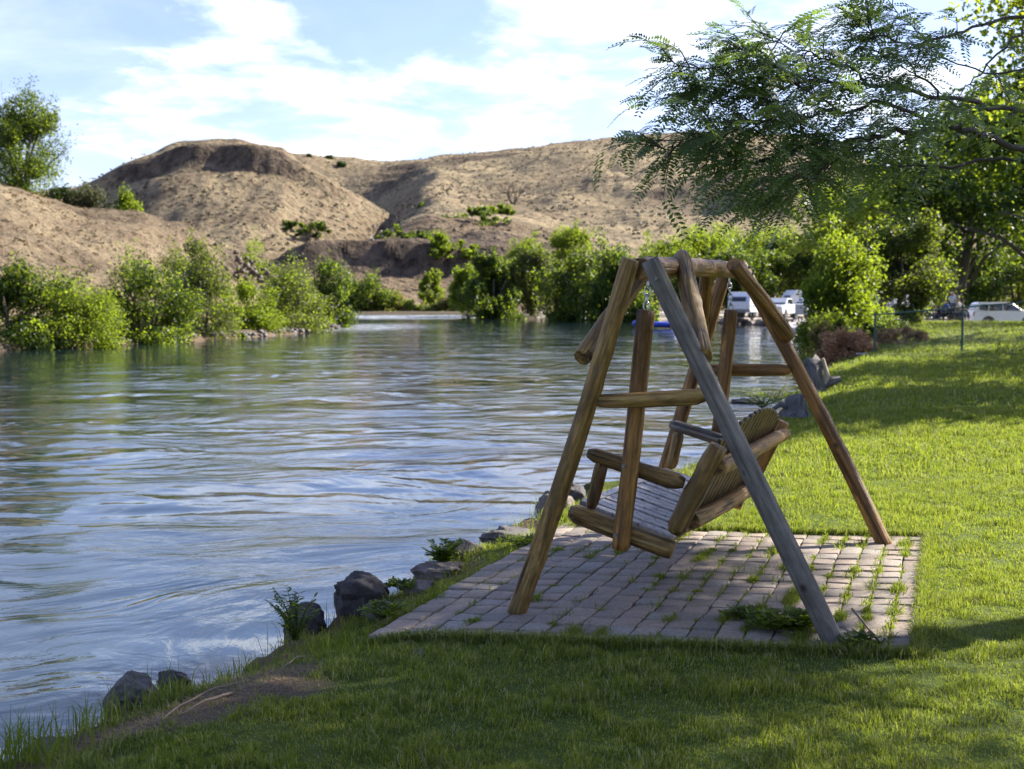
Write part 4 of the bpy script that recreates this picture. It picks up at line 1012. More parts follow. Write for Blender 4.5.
# ------------------------------------------------------------------ vehicles
M_white = simple('white vehicle paint', (.72, .73, .75), .25, .04, 2, 0, Coat_Weight=.6, Metallic=0.0)
M_glass = simple('dark tinted glass', (.012, .016, .022), .06, .1, 2, 0, Specular_IOR_Level=.9)
M_tyre = simple('black tyre rubber', (.015, .015, .016), .8, .2); M_rim = simple('alloy rim', (.40, .41, .43), .35, .1, Metallic=.8)
M_trim = simple('black plastic trim', (.02, .02, .022), .5, .2); M_red = simple('red lamp lens', (.35, .02, .02), .2, .1, 2, 0); M_lamp = simple('clear lamp lens', (.55, .56, .58), .12, .1, 2, 0)
M_stripe = simple('blue grey stripe', (.10, .16, .26), .4, .1)
def lathe_wheel(root, x, y, r, wd, side):
    mb = MB(); prof = [(.62, -.5), (.93, -.5), (1, -.35), (1, .35), (.93, .5), (.62, .5)]; n = 28; vs = []; fs = []
    for k in range(n):
        a = 2*PI*k/n
        for (rr, yy) in prof: vs.append((x+math.cos(a)*rr*r, y+yy*wd, r+math.sin(a)*rr*r))
    m_ = len(prof)
    for k in range(n):
        for j in range(m_):
            fs.append((k*m_+j, k*m_+(j+1) % m_, ((k+1) % n)*m_+(j+1) % m_, ((k+1) % n)*m_+j))
    mb.add(vs, fs); wheel = mb.build('wheel', M_tyre, root, smooth=True)
    mb = MB(); yo = y+side*wd*.36
    mb.tube([(x, yo-side*.02, r), (x, yo+side*.01, r)], r*.64, 24)
    for k in range(5):
        a = 2*PI*k/5; mb.box((x+math.cos(a)*r*.34, yo+side*.02, r+math.sin(a)*r*.34), (r*.5, .03, r*.16), Matrix.Rotation(-a, 3, 'Y'))
    mb.build('rim', M_rim, wheel)
def vehicle(name, label, cat, loc, yaw, L, Wd, prof, cab, belt, roofz, wins, wheels, wr, grp=None, bed=None, mat=None):
    """prof: lower body side outline (x,z); cab: greenhouse outline; both lofted across the width with tumblehome"""
    mat = mat or M_white
    root = empty(name, loc, label, cat, grp); root.rotation_euler = (0, 0, yaw)
    mb = MB()
    def loft(outline, w0, topz, botz, inset):
        n = len(outline); rows = []
        for s, k in ((-1, 0), (-1, 1), (1, 1), (1, 0)): pass
        vs = []; ys_ = [-1, -.93, .93, 1]
        for yy in ys_:
            for (x, z) in outline:
                f = (z-botz)/(topz-botz); wv = w0/2*(1-inset*max(0, f)**1.5)
                sh = .97 if abs(yy) == 1 else 1.0
                cx = L*0; zz = z if abs(yy) < 1 else botz+(z-botz)*.975
                vs.append((x*(1 if abs(yy) < 1 else .985), yy*wv, zz))
        fs = []
        for r in range(3):
            for i in range(n): fs.append((r*n+i, r*n+(i+1) % n, (r+1)*n+(i+1) % n, (r+1)*n+i))
        fs.append(tuple(range(n-1, -1, -1))); fs.append(tuple(3*n+i for i in range(n)))
        mb.add(vs, fs)
    loft(prof, Wd, belt, .3, .06)
    loft([(x, z) for x, z in cab], Wd*.93, roofz, belt, .12)
    body = mb.build('body', mat, root, bevel=.03)
    for (pts, kind) in wins:
        mb = MB()
        if kind == 'side':
            for s in (-1, 1):
                vs = []; mb = MB()
                for (x, z) in pts:
                    f = (z-belt)/(roofz-belt); vs.append((x, s*(Wd*.93/2*(1-.12*max(0, f)**1.5)+.012), z))
                vs += [(x, y-s*.05, z) for x, y, z in vs]; n = len(pts)
                mb.add(vs, [tuple(range(n)), tuple(range(2*n-1, n-1, -1))]+[(i, (i+1) % n, n+(i+1) % n, n+i) for i in range(n)])
                mb.build('window', M_glass, root)
            continue
        else:
            (x0, z0), (x1, z1) = pts; hw0 = Wd*.40; hw1 = Wd*.36; d = .02 if kind == 'front' else -.02
            vs = [(x0+d, -hw0, z0), (x0+d, hw0, z0), (x1+d, hw1, z1), (x1+d, -hw1, z1)]; vs += [(x-d*2, y, z) for x, y, z in vs]
            mb.add(vs, [(0, 1, 2, 3), (7, 6, 5, 4), (0, 4, 5, 1), (1, 5, 6, 2), (2, 6, 7, 3), (3, 7, 4, 0)])
        mb.build('window', M_glass, root)
    for x in wheels:
        for s in (-1, 1):
            mb = MB(); mb.tube([(x, s*(Wd/2-.25), wr), (x, s*(Wd/2+.006), wr)], wr*1.18, 24); mb.build('wheel_arch', M_trim, root)
            lathe_wheel(root, x, s*(Wd/2-.10), wr, .24, s)
    xf = max(p[0] for p in prof); xr = min(p[0] for p in prof)
    for s in (-1, 1):
        mb = MB(); mb.box((xf-.05, s*Wd*.38, belt-.32), (.12, .30, .18)); mb.build('headlight', M_lamp, root, bevel=.02)
        mb = MB(); mb.box((xr+.05, s*Wd*.42, belt-.18), (.12, .18, .34)); mb.build('tail_light', M_red, root, bevel=.02)
        mb = MB(); mb.box((wins and cab[-1][0]-.1 or 0, s*(Wd/2+.10), belt+.10), (.12, .20, .16)); mb.build('mirror', mat, root, bevel=.03)
    mb = MB(); mb.box((xf-.01, 0, belt-.34), (.06, Wd*.46, .24)); mb.build('grille', M_trim, root, bevel=.01)
    for x in (xf-.02, xr+.02):
        mb = MB(); mb.box((x, 0, .50), (.20, Wd*.96, .22)); mb.build('bumper', M_trim if x > 0 else mat, root, bevel=.04)
    return root
SUVp = [(-2.35, .42), (2.32, .40), (2.40, .62), (2.38, .92), (2.25, 1.06), (1.15, 1.16), (-2.30, 1.14), (-2.40, .9), (-2.40, .55)]
SUVc = [(1.18, 1.12), (.42, 1.70), (.20, 1.78), (-1.95, 1.79), (-2.12, 1.70), (-2.34, 1.12)]
SUVc = SUVc[::-1]
def suv_w():
    return [([(.92, 1.19), (.32, 1.62), (-.30, 1.65), (-.30, 1.19)], 'side'), ([(-.38, 1.19), (-.38, 1.65), (-1.22, 1.66), (-1.30, 1.19)], 'side'), ([(-1.40, 1.19), (-1.34, 1.66), (-1.88, 1.64), (-2.06, 1.24)], 'side'), ([(1.08, 1.20), (.50, 1.66)], 'front'), ([(-2.30, 1.22), (-2.14, 1.66)], 'rear')]
sx = (1003-512)/F*90
vehicle('parked_suv', 'white four door SUV parked broadside behind the lawn crest at the right', 'suv', (sx, 90, -.36), math.radians(-4), 4.8, 1.9, SUVp, SUVc, 1.14, 1.79, suv_w(), (-1.36, 1.43), .38)
PUp = [(-2.85, .55), (2.75, .50), (2.86, .75), (2.82, 1.12), (2.65, 1.22), (1.45, 1.32), (-.95, 1.30), (-2.85, 1.30)]
PUc = [(-.98, 1.28), (-.80, 1.86), (.60, 1.90), (1.50, 1.29)]
pw = [([(1.25, 1.36), (.58, 1.78), (.02, 1.80), (.02, 1.36)], 'side'), ([(-.06, 1.36), (-.06, 1.80), (-.66, 1.76), (-.80, 1.36)], 'side'), ([(1.40, 1.36), (.68, 1.80)], 'front'), ([(-.94, 1.38), (-.82, 1.78)], 'rear')]
GV = 'white vehicles parked on the gravel'
def pickup(label, px, by, dist, yaw, sc=1):
    z = CH+(300-by)/F*dist
    r = vehicle('pickup_truck', label, 'pickup truck', ((px-512)/F*dist, dist, z), yaw, 5.7, 2.0, PUp, PUc, 1.30, 1.90, pw, (-1.75, 1.75), .42, GV)
    r.scale = (sc, sc, sc); return r
pickup('white pickup truck parked nose toward the river behind the far swing legs', 780, 319, 112, math.radians(-118))
pickup('white pickup truck partly hidden beyond the first one beside the trailers', 808, 317, 122, math.radians(-125))
vehicle('parked_suv', 'small white car parked just left of the nearest pickup', 'car', ((757-512)/F*124, 124, CH+(300-317.5)/F*124), math.radians(-150), 4.8, 1.9, SUVp, SUVc, 1.14, 1.79, suv_w(), (-1.36, 1.43), .38, GV)
def trailer(label, px, by, dist, yaw, L=6.2, H=2.75):
    z = CH+(300-by)/F*dist
    root = empty('camper_trailer', ((px-512)/F*dist, dist, z), label, 'camper trailer', 'white camper trailers in the riverside camp'); root.rotation_euler = (0, 0, yaw); root.scale = (.86, .86, .86)
    o_ = [(-L/2, .55), (L/2-.5, .55), (L/2, .9), (L/2, 1.6), (L/2-.25, 2.3), (L/2-.8, H), (-L/2+.5, H), (-L/2+.1, H-.3), (-L/2, H-.9)]
    mb = MB(); n = len(o_); vs = [(x, y, zz) for y in (-1.2, 1.2) for x, zz in o_]
    mb.add(vs, [tuple(range(n)), tuple(range(2*n-1, n-1, -1))]+[(i, n+i, n+(i+1) % n, (i+1) % n) for i in range(n)]); mb.build('body', M_white, root, bevel=.05)
    for x, w_ in ((-1.6, 1.1), (.9, .8)):
        for s in (-1, 1):
            mb = MB(); mb.box((x, s*1.205, 1.75), (w_, .03, .55)); mb.build('window', M_glass, root, bevel=.01)
    mb = MB(); mb.box((L/2-.10, 0, 1.98), (.04, 1.5, .5), Matrix.Rotation(-.33, 3, 'Y')); mb.build('window', M_glass, root)
    mb = MB(); mb.box((L/2+.012, 0, 1.1), (.03, 2.1, .42)); mb.build('front_panel', M_trim if 0 else M_rim, root, bevel=.01)
    mb = MB(); mb.box((-.3, -1.21, 1.5), (.75, .04, 1.8)); dr = mb.build('door', M_white, root, bevel=.01)
    mb = MB(); mb.box((-.05, -1.24, 1.45), (.10, .03, .05)); mb.build('handle', M_trim, dr)
    for s in (-1, 1):
        mb = MB(); mb.box((0, s*1.207, 1.22), (L*.92, .012, .12)); mb.build('stripe', M_stripe, root)
        for x in (-.5, .4): lathe_wheel(root, x, s*1.08, .34, .2, s)
    mb = MB(); mb.tube([(L/2, .5, .5), (L/2+1.1, 0, .48)], .05, 6); mb.tube([(L/2, -.5, .5), (L/2+1.1, 0, .48)], .05, 6); mb.build('tow_bar', M_trim, root)
trailer('white camper trailer facing the river between the far swing legs', 744, 317, 118, math.radians(-112))
trailer('long white camper trailer at the right of the parked trucks, behind leaves', 838, 314, 132, math.radians(-168), 7.0, 2.9)
trailer('white camper trailer half hidden behind the second pickup', 806, 312, 142, math.radians(-160), 6.4, 2.9)
trailer('pale camper trailer parked under the dark trees left of the SUV', 905, 316, 112, math.radians(-175), 6.0, 2.6)
# raft and shore gear
rf = empty('river_raft', aty(655, 327.5, 104), 'blue inflatable raft pulled up on the far shore under the trees', 'raft')
mb = MB(); ring = [(math.cos(t)*1.7, math.sin(t)*.75, .25+.22*max(0, abs(math.cos(t))-.6)) for t in np.linspace(0, 2*PI, 25)]
mb.tube(ring, .24, 10, cap=False); mb.build('hull', simple('blue raft rubber', (.02, .05, .38), .35, .1), rf, smooth=True)
mb = MB(); mb.box((0, 0, .18), (2.8, 1.2, .06)); mb.build('floor', M_trim, rf)
for x in (-.6, .5):
    mb = MB(); mb.tube([(x, -.7, .4), (x, .7, .4)], .11, 8); mb.build('seat', M_sign, rf, smooth=True)
# ------------------------------------------------------------------ people (far, small): one skinned body each, hair and clothing as parts
M_skin = simple('skin', (.42, .25, .17), .6, .1)
def cloth(name, c): return simple(name, c, .85, .15, 12, .1)
def skin_mesh(name, joints, edges, radii, mat, parent, sub=2):
    me = bpy.data.meshes.new(name); me.from_pydata([Vector(j) for j in joints], edges, []); me.materials.append(mat)
    o = bpy.data.objects.new(name, me); C.objects.link(o); o.parent = parent
    m_ = o.modifiers.new('s', 'SKIN'); m_.use_smooth_shade = True
    for i, r in enumerate(radii):
        me.skin_vertices[0].data[i].radius = (r, r) if not hasattr(r, '__len__') else r
    me.skin_vertices[0].data[0].use_root = True
    sb_ = o.modifiers.new('u', 'SUBSURF'); sb_.levels = sub; sb_.render_levels = sub
    return o
def ensure_skin(me):
    if not me.skin_vertices:
        pass
def person(label, loc, yaw, pose, shirt, pants, hair, hat=None, scale=1.0, group='people gathered on the lawn'):
    root = empty('person', loc, label, 'person', group); root.rotation_euler = (0, 0, yaw); root.scale = (scale,)*3
    if pose == 'stand':
        hip = .92; kn = [(-.11, .02, .50), (.11, .02, .50)]; ft = [(-.12, -.03, .07), (.12, -.03, .07)]; toe = [(-.13, .14, .03), (.13, .14, .03)]; sh = 1.42
        hd = [(-.25, .06, 1.16), (.25, .06, 1.16)]; ha_ = [(-.26, .18, .95), (.24, .20, 1.0)]
    else:
        hip = .45; kn = [(-.14, .42, .50), (.14, .42, .50)]; ft = [(-.15, .46, .08), (.15, .46, .08)]; toe = [(-.16, .62, .04), (.16, .62, .04)]; sh = .96
        hd = [(-.27, .04, .70), (.27, .04, .70)]; ha_ = [(-.22, .30, .62), (.20, .30, .64)]
    y0 = -.05 if pose == 'sit' else 0
    J = [(0, y0, hip), (0, y0, hip+.22), (0, y0, sh-.08), (0, y0, sh+.08), (0, y0+.02, sh+.20), (0, y0+.01, sh+.30)]
    Rr = [(.15, .11), (.13, .10), (.17, .11), .055, .085, .075]; E = [(0, 1), (1, 2), (2, 3), (3, 4), (4, 5)]
    for s, k_, f_, t_, e_, h_ in ((-1, kn[0], ft[0], toe[0], hd[0], ha_[0]), (1, kn[1], ft[1], toe[1], hd[1], ha_[1])):
        b = len(J); J += [(s*.10, y0, hip-.05), k_, f_, t_]; Rr += [.09, .062, .042, .035]; E += [(0, b), (b, b+1), (b+1, b+2), (b+2, b+3)]
        b = len(J); J += [(s*.19, y0, sh-.04), e_, h_, (h_[0], h_[1]+.08, h_[2]-.03)]; Rr += [.055, .040, .030, .028]; E += [(2, b), (b, b+1), (b+1, b+2), (b+2, b+3)]
    skin_mesh('body', J, E, Rr, M_skin, root)
    # shirt: torso and upper arms
    Jt = [(0, y0, hip+.02), (0, y0, hip+.22), (0, y0, sh-.07), (0, y0, sh+.0)]; Rt = [(.165, .125), (.15, .12), (.19, .13), (.12, .10)]; Et = [(0, 1), (1, 2), (2, 3)]
    for s, e_ in ((-1, hd[0]), (1, hd[1])):
        b = len(Jt); Jt += [(s*.19, y0, sh-.04), tuple(np.array((s*.19, y0, sh-.04))*.35+np.array(e_)*.65)]; Rt += [.072, .058]; Et += [(2, b), (b, b+1)]
    skin_mesh('shirt', Jt, Et, Rt, shirt, root)
    Jp = [(0, y0, hip+.04)]; Rp = [(.165, .13)]; Ep = []
    for s, k_, f_ in ((-1, kn[0], ft[0]), (1, kn[1], ft[1])):
        b = len(Jp); Jp += [(s*.10, y0, hip-.05), k_, tuple(np.array(k_)*.3+np.array(f_)*.7)]; Rp += [.105, .078, .06]; Ep += [(0, b), (b, b+1), (b+1, b+2)]
    skin_mesh('trousers', Jp, Ep, Rp, pants, root)
    mb = MB(); nu, nv = 14, 8; vs = []; hc = (0, y0, sh+.27)
    for j in range(nv):
        for i in range(nu):
            v = -.35+j/(nv-1)*(PI/2+.35); u = 2*PI*i/nu; f_ = 1 if math.sin(u) < .4 else (.72 if v < .4 else 1)
            vs.append((hc[0]+math.cos(v)*math.cos(u)*.098*f_, hc[1]-.01+math.cos(v)*math.sin(u)*.112*f_, hc[2]+math.sin(v)*.115))
    mb.add(vs, [(j*nu+i, j*nu+(i+1) % nu, (j+1)*nu+(i+1) % nu, (j+1)*nu+i) for j in range(nv-1) for i in range(nu)]); mb.build('hair', hair, root, smooth=True)
    if hat is not None:
        mb = MB(); mb.tube([(0, y0, sh+.33), (0, y0, sh+.345)], .19, 14); mb.tube([(0, y0, sh+.34), (0, y0, sh+.43)], [.11, .09], 12); mb.build('hat', hat, root)
    return root
K = {'blue': cloth('blue cloth', (.03, .07, .30)), 'red': cloth('red cloth', (.42, .06, .07)), 'white': cloth('white cloth', (.68, .68, .70)), 'navy': cloth('navy cloth', (.02, .03, .08)), 'grey': cloth('grey cloth', (.16, .17, .19)),
     'khaki': cloth('khaki cloth', (.28, .23, .15)), 'black': cloth('black cloth', (.015, .015, .018)), 'pink': cloth('pink cloth', (.50, .18, .22))}
H1 = simple('brown hair', (.05, .03, .02), .7); H2 = simple('grey hair', (.28, .27, .26), .7)
def camp_chair(label, loc, yaw, mat):
    root = empty('camp_chair', loc, label, 'camp chair', 'folding camp chairs on the lawn'); root.rotation_euler = (0, 0, yaw)
    mb = MB(); mb.box((0, 0, .42), (.54, .48, .03)); mb.build('seat', mat, root); mb = MB(); mb.box((0, -.26, .70), (.54, .03, .52), Matrix.Rotation(.15, 3, 'X')); mb.build('backrest', mat, root)
    for x in (-.28, .28):
        for y in (-.24, .24):
            mb = MB(); mb.tube([(x, y, .42), (-x*.2+x, -y, .0)], .013, 6); mb.build('leg', M_trim, root)
PY = 63
ppl = [(921, 'sit', 'navy', 'khaki', H1, None, 'person in a navy shirt seated in a camp chair, leftmost of the lawn group', 150),
       (928, 'sit', 'blue', 'grey', H2, 'khaki', 'person in a blue shirt and khaki hat seated second from left in the group', 175),
       (936, 'sit', 'red', 'navy', H1, None, 'person in a red shirt seated in the middle of the lawn group', 190),
       (944, 'sit', 'blue', 'black', H1, None, 'bareheaded person in a blue shirt seated right of the red shirted one', 200),
       (952, 'stand', 'white', 'navy', H1, None, 'standing person in a white shirt and navy trousers at the group edge', 120),
       (958, 'sit', 'grey', 'navy', H2, None, 'grey haired person in a grey shirt seated at the right end of the group', 220)]
for k, (px, pose, sh_, pa, hr, hat, lb, yw) in enumerate(ppl):
    yy = PY+((k*37) % 5)-2; x = (px-512)/F*yy; z = gz(x, yy)
    person(lb, (x, yy, z), math.radians(yw), pose, K[sh_], K[pa], hr, K[hat] if hat else None)
    if pose == 'sit': camp_chair(['dark camp chair under the navy shirted person', 'camp chair under the person in the khaki hat', 'camp chair under the red shirted person', 'camp chair under the bareheaded blue shirted person', '', 'camp chair under the grey haired person'][k], (x, yy, z), math.radians(yw), K['navy'] if k % 2 else K['red'] if k == 2 else K['blue'])
pz = lambda px, by, dist: ((px-512)/F*dist, dist, CH+(300-by)/F*dist)
person('person in a red top standing on the far shore behind the grey leg', pz(683, 325, 112), 2.6, 'stand', K['red'], K['black'], H1, group='people at the far shore')
person('person in a white top standing on the far shore near the blue raft', pz(676, 325, 110), 3.4, 'stand', K['white'], K['black'], H1, group='people at the far shore')
person('person in dark clothes standing right of the red topped one on the far shore', pz(690, 324, 114), 3.0, 'stand', K['black'], K['grey'], H1, group='people at the far shore')
def ptable():
    x = (905-512)/F*60; y = 60; z = gz(x, y); root = empty('cooler_box', (x, y, z), 'pale blue cooler box with a white lid left of the seated people', 'cooler')
    mb = MB(); mb.box((0, 0, .35), (.75, .45, .66)); mb.build('body', simple('pale blue plastic', (.22, .33, .50), .5, .1), root, bevel=.04)
    mb = MB(); mb.box((0, 0, .72), (.79, .49, .09)); mb.build('lid', M_white, root, bevel=.03)
ptable()
# ------------------------------------------------------------------ grass
M_grassb = leafmat('lawn blades', (.052, .095, .012), (.17, .26, .018), .38, .45, .45)
def grassmat():
    m, nt = newmat('lawn blades'); N = NT(nt); at = N.n('ShaderNodeAttribute', attribute_name='rnd'); tc = N.n('ShaderNodeTexCoord')
    tip = N.n('ShaderNodeAttribute', attribute_name='tip')
    n = N.noise(tc.outputs['Object'], .9, 4, .6)
    c = N.ramp(at.outputs['Fac'], [(0, (.055, .070, .014)), (.42, (.098, .122, .018)), (.68, (.165, .180, .032)), (.79, (.25, .235, .09)), (.89, (.50, .43, .26))])
    c = N.mix(N.ramp(n, [(.45, 0), (.7, .55)]), c, (.13, .15, .035))
    t = N.mix(at.outputs['Fac'], (.22, .33, .014), (.38, .42, .05))
    p = principled(N, c, .55, None, Specular_IOR_Level=.22)
    tr = N.n('ShaderNodeBsdfTranslucent'); N.l(t, tr.inputs['Color']); mx = N.n('ShaderNodeMixShader'); mx.inputs[0].default_value = .5
    N.l(p, mx.inputs[1]); N.l(tr.outputs[0], mx.inputs[2]); N.out(mx.outputs[0]); return m
M_gr = grassmat()
def blades(x, y, h, w, R=None, lean=.5, zoff=0):
    n = len(x); z = ground_z(x, y)+zoff; a = rng.uniform(0, 2*PI, n); la = rng.uniform(0, 2*PI, n); lm = rng.random(n)*lean
    # neighbours comb the same way
    ca = 2.5*PI*fbm(x*1.1, y*1.1, 2, 601); la = la*.8+ca*.6
    dx, dy = np.cos(la)*lm*h, np.sin(la)*lm*h; sx_, sy_ = np.cos(a)*w*.5, np.sin(a)*w*.5
    b = np.stack([x, y, z-.004], -1); s = np.stack([sx_, sy_, 0*sx_], -1)
    mid = b+np.stack([dx*.35, dy*.35, h*.58], -1); tipp = b+np.stack([dx, dy, h*(1-.30*lm)], -1)
    V = np.stack([b-s, b+s, mid+s*.8, mid-s*.8, tipp], 1).reshape(-1, 3)
    i = np.arange(n)*5
    q = np.stack([i, i+1, i+2, i+3], -1); t = np.stack([i+3, i+2, i+4], -1)
    if R is None: R = rng.random(n)
    return V, q, t, np.repeat(R, 5)
def scatter(n, x0, x1, y0, y1, view=True):
    x = rng.uniform(x0, x1, n); y = rng.uniform(y0, y1, n)
    if view:
        k = (x < .62*y+2.2) & (x > -.60*y-.8); x, y = x[k], y[k]
    d = sdist(x, y); return x, y, d
def grass_zone(n, x0, x1, y0, y1, h, w, dense=1):
    x, y, d = scatter(n, x0, x1, y0, y1)
    k = (d > .10) & (x > -10); x, y, d = x[k], y[k], d[k]
    ip_, _, _ = in_patio(x, y, .0); k = ~ip_ | (d < .27)
    gm = ((y > 84)); k &= ~gm
    dmk = dirtmask(x, y, d); k &= rng.random(len(x)) > dmk*.93
    x, y, d = x[k], y[k], d[k]
    clump = (.5+.8*sstep(-.35, .45, fbm(x*4, y*4, 3, 611)))*(.6+.8*sstep(-.4, .4, fbm(x*14, y*14, 2, 613))); edge = 1+.9*sstep(.6, .15, d)*rng.random(len(x))
    hh = h*rng.uniform(.55, 1.35, len(x))*clump*edge
    return blades(x, y, hh, w*rng.uniform(.7, 1.3, len(x)), lean=.95)
parts_ = [grass_zone(640000, -3.4, 6.2, 3.0, 7.2, .034, .0034), grass_zone(260000, -1.8, 8.6, 7.2, 11, .038, .0046), grass_zone(270000, .2, 13, 11, 18, .055, .0075),
          grass_zone(210000, 2, 22, 18, 33, .06, .013), grass_zone(110000, 6, 32, 33, 60, .08, .022)]
def join_blades(name, parts, mat, label=None):
    V = []; Q = []; T_ = []; R = []; off = 0
    for v, q, t, r in parts: V.append(v); Q.append(q+off); T_.append(t+off); R.append(r); off += len(v)
    o = mesh_np(name, np.vstack(V), [np.vstack(Q), np.vstack(T_)], mat, attrs={'rnd': np.concatenate(R)}); return tag(o, kind='stuff')
join_blades('grass', parts_, M_gr)
# tufts in the paver joints and moss runs along the columns
pp = []
for j in range(NRW+1):
    for i in range(0, NC+1):
        c = pFL+cw*(i+.06*math.sin(j*1.9))+cr*j
        if edge_cut(c.x, c.y) < .35: continue
        f = i/NC; pr = .38+.24*(f > .5)*1.0+.15*(j < 3)
        if random.random() > pr: continue
        n = int(random.choice([12, 25, 45, 80, 180])*(1.2 if f > .6 else .8)); big = random.random()
        sxy = .020+.022*big; along = rng.normal(size=n)*sxy*1.2; acr_ = rng.normal(size=n)*sxy*.55
        cdn = u_col.normalized(); rdn = u_row.normalized()
        x = c.x+cdn.x*along+rdn.x*acr_; y = c.y+cdn.y*along+rdn.y*acr_
        pp.append(blades(x, y, (.024+.036*big)*rng.uniform(.5, 1.3, n), .0042*rng.uniform(.8, 1.4, n), R=rng.random(n)*.75+.02, lean=1.3, zoff=-.004))
for j in range(NRW):   # low growth in some column joints
    for i in range(int(NC*.5), NC+1):
        if random.random() < .45:
            c = pFL+cw*i+cr*(j+random.random()); n = 16; s = rng.uniform(-.5, .5, n)
            pp.append(blades(c.x+cr.x*s+rng.normal(size=n)*.005, c.y+cr.y*s, .022*rng.uniform(.5, 1.4, n), .005*np.ones(n), R=rng.random(n)*.8, lean=1.2, zoff=-.004))
# fringe of lawn hanging over the patio edges
def fringe(p, q, n, h, out_):
    s = rng.random(n); w_ = rng.normal(size=n)*.018; d = (q-p); nn = Vector((d.y, -d.x, 0)).normalized()*out_
    return blades(p.x+d.x*s+nn.x*(.012+w_), p.y+d.y*s+nn.y*(.012+w_), h*rng.uniform(.5, 1.5, n), .0038*np.ones(n), lean=1.3)
pp += [fringe(pFL, pFR, 9000, .055, 1), fringe(pFR, pBR, 7000, .05, 1), fringe(pBR, pBL, 6000, .05, 1)]
join_blades('joint_weeds', pp, M_gr)
# long grass, stems and dry litter along the bank
def bank_xy(n, x0=-3.6, off=(.0, .3), y1=16):
    P = np.array(right[3:22]); seg = rng.integers(0, len(P)-1, n); s = rng.random(n)[:, None]; q = P[seg]*(1-s)+P[seg+1]*s
    q = q+rng.normal(size=(n, 2))*.04; dn = rng.uniform(off[0], off[1], n); q[:, 0] += dn*.85; q[:, 1] -= dn*.4
    return q[:, 0], q[:, 1]
bp = []
x, y = bank_xy(5200, off=(-.12, .30)); m_ = fbm(x*2.3, y*2.3, 2, 621) > -.12; x, y = x[m_], y[m_]
m_ = dirtmask(x-.1, y-.06, np.full(len(x), 9.0)) < .45; x, y = x[m_], y[m_]
bp.append(blades(x, y, rng.uniform(.03, .085, len(x)), rng.uniform(.003, .006, len(x)), lean=1.2))
x, y = bank_xy(260, off=(-.15, .15)); bp.append(blades(x, y, rng.uniform(.10, .24, len(x)), rng.uniform(.003, .0055, len(x)), R=rng.random(len(x))*.7, lean=.8))
for (px, py, n, hh) in [(30, 745, 160, .20), (95, 700, 60, .18), (255, 655, 90, .14), (215, 660, 60, .12), (140, 672, 30, .2), (325, 640, 200, .13), (640, 470, 120, .08), (600, 480, 80, .07), (535, 500, 30, .22), (450, 575, 60, .12), (365, 660, 120, .06), (395, 612, 120, .07)]:
    c = atz(px, py, -.06); x = c.x+rng.normal(size=n)*.09; y = c.y+rng.normal(size=n)*.10; bp.append(blades(x, y, hh*rng.uniform(.5, 1.3, n), rng.uniform(.004, .007, n), R=rng.random(n)*.75, lean=.9))
join_blades('bank_grass', bp, M_gr)
lit = []
M_straw = leafmat('dry straw litter', (.25, .18, .09), (.25, .18, .09), .2)
for cx, cy, rx, ry, sl_ in dirt_c+[(*atz(402, 604, -.02)[:2], .10, .5, 0), (*atz(470, 566, -.02)[:2], .12, .5, 0), (-.95, 7.6, .25, .35, 0), (-.6, 8.3, .3, .3, 0), (.4, 10.4, .3, .5, 0), (.9, 11.6, .4, .6, 0)]:
    n = 1300; x = cx+rng.normal(size=n)*rx*.6; y = cy+rng.normal(size=n)*ry*.7; k = sdist(x, y) > -.2; x, y = x[k], y[k]; n = len(x)
    v, q, t, r = blades(x, y, rng.uniform(.008, .028, n), .0028*np.ones(n), R=rng.random(n)); v = v.reshape(-1, 5, 3)
    dirn = rng.uniform(0, 2*PI, n); L = rng.uniform(.03, .10, n); v[:, 4, 0] += np.cos(dirn)*L; v[:, 4, 1] += np.sin(dirn)*L; v[:, 2:4, 0] += (np.cos(dirn)*L*.5)[:, None]; v[:, 2:4, 1] += (np.sin(dirn)*L*.5)[:, None]
    lit.append((v.reshape(-1, 3), q, t, r))
join_blades('dry_litter', lit, M_straw)
# exposed roots on the bare bank
M_root = simple('pale dry root', (.24, .18, .12), .85, .3, 20, .4)
for lb, pts in [('pale dry root arching over the soil below the largest boulder', [(322, 640, .0), (298, 650, .02), (285, 660, .01), (272, 668, -.02)]), ('thin dark root crossing the bare soil patch at the lower left', [(250, 672, .0), (215, 680, .015), (180, 694, .012), (150, 712, -.02)]), ('dry brown root on the lower side of the bare soil patch', [(232, 690, 0), (205, 698, .02), (176, 706, .0)]), ('dry vine stem lying on the pavers right of the grey leg', [(868, 640, .035), (880, 652, .04), (852, 620, .05)][::-1])]:
    mb = MB(); P = [Vector((p := atz(a, b, 0)).to_tuple()[:2]+(gz(p.x, p.y)+dz+.006,)) for a, b, dz in pts]
    PP = []
    for a, b in zip(P[:-1], P[1:]): PP += [a.lerp(b, t)+Vector((0, 0, .006*math.sin(t*9))) for t in (0, .33, .66)]
    PP.append(P[-1]); mb.tube(PP, [.007*(1-.6*i/len(PP)) for i in range(len(PP))], 6); tag(mb.build('exposed_root', M_root, smooth=True), lb, 'root')
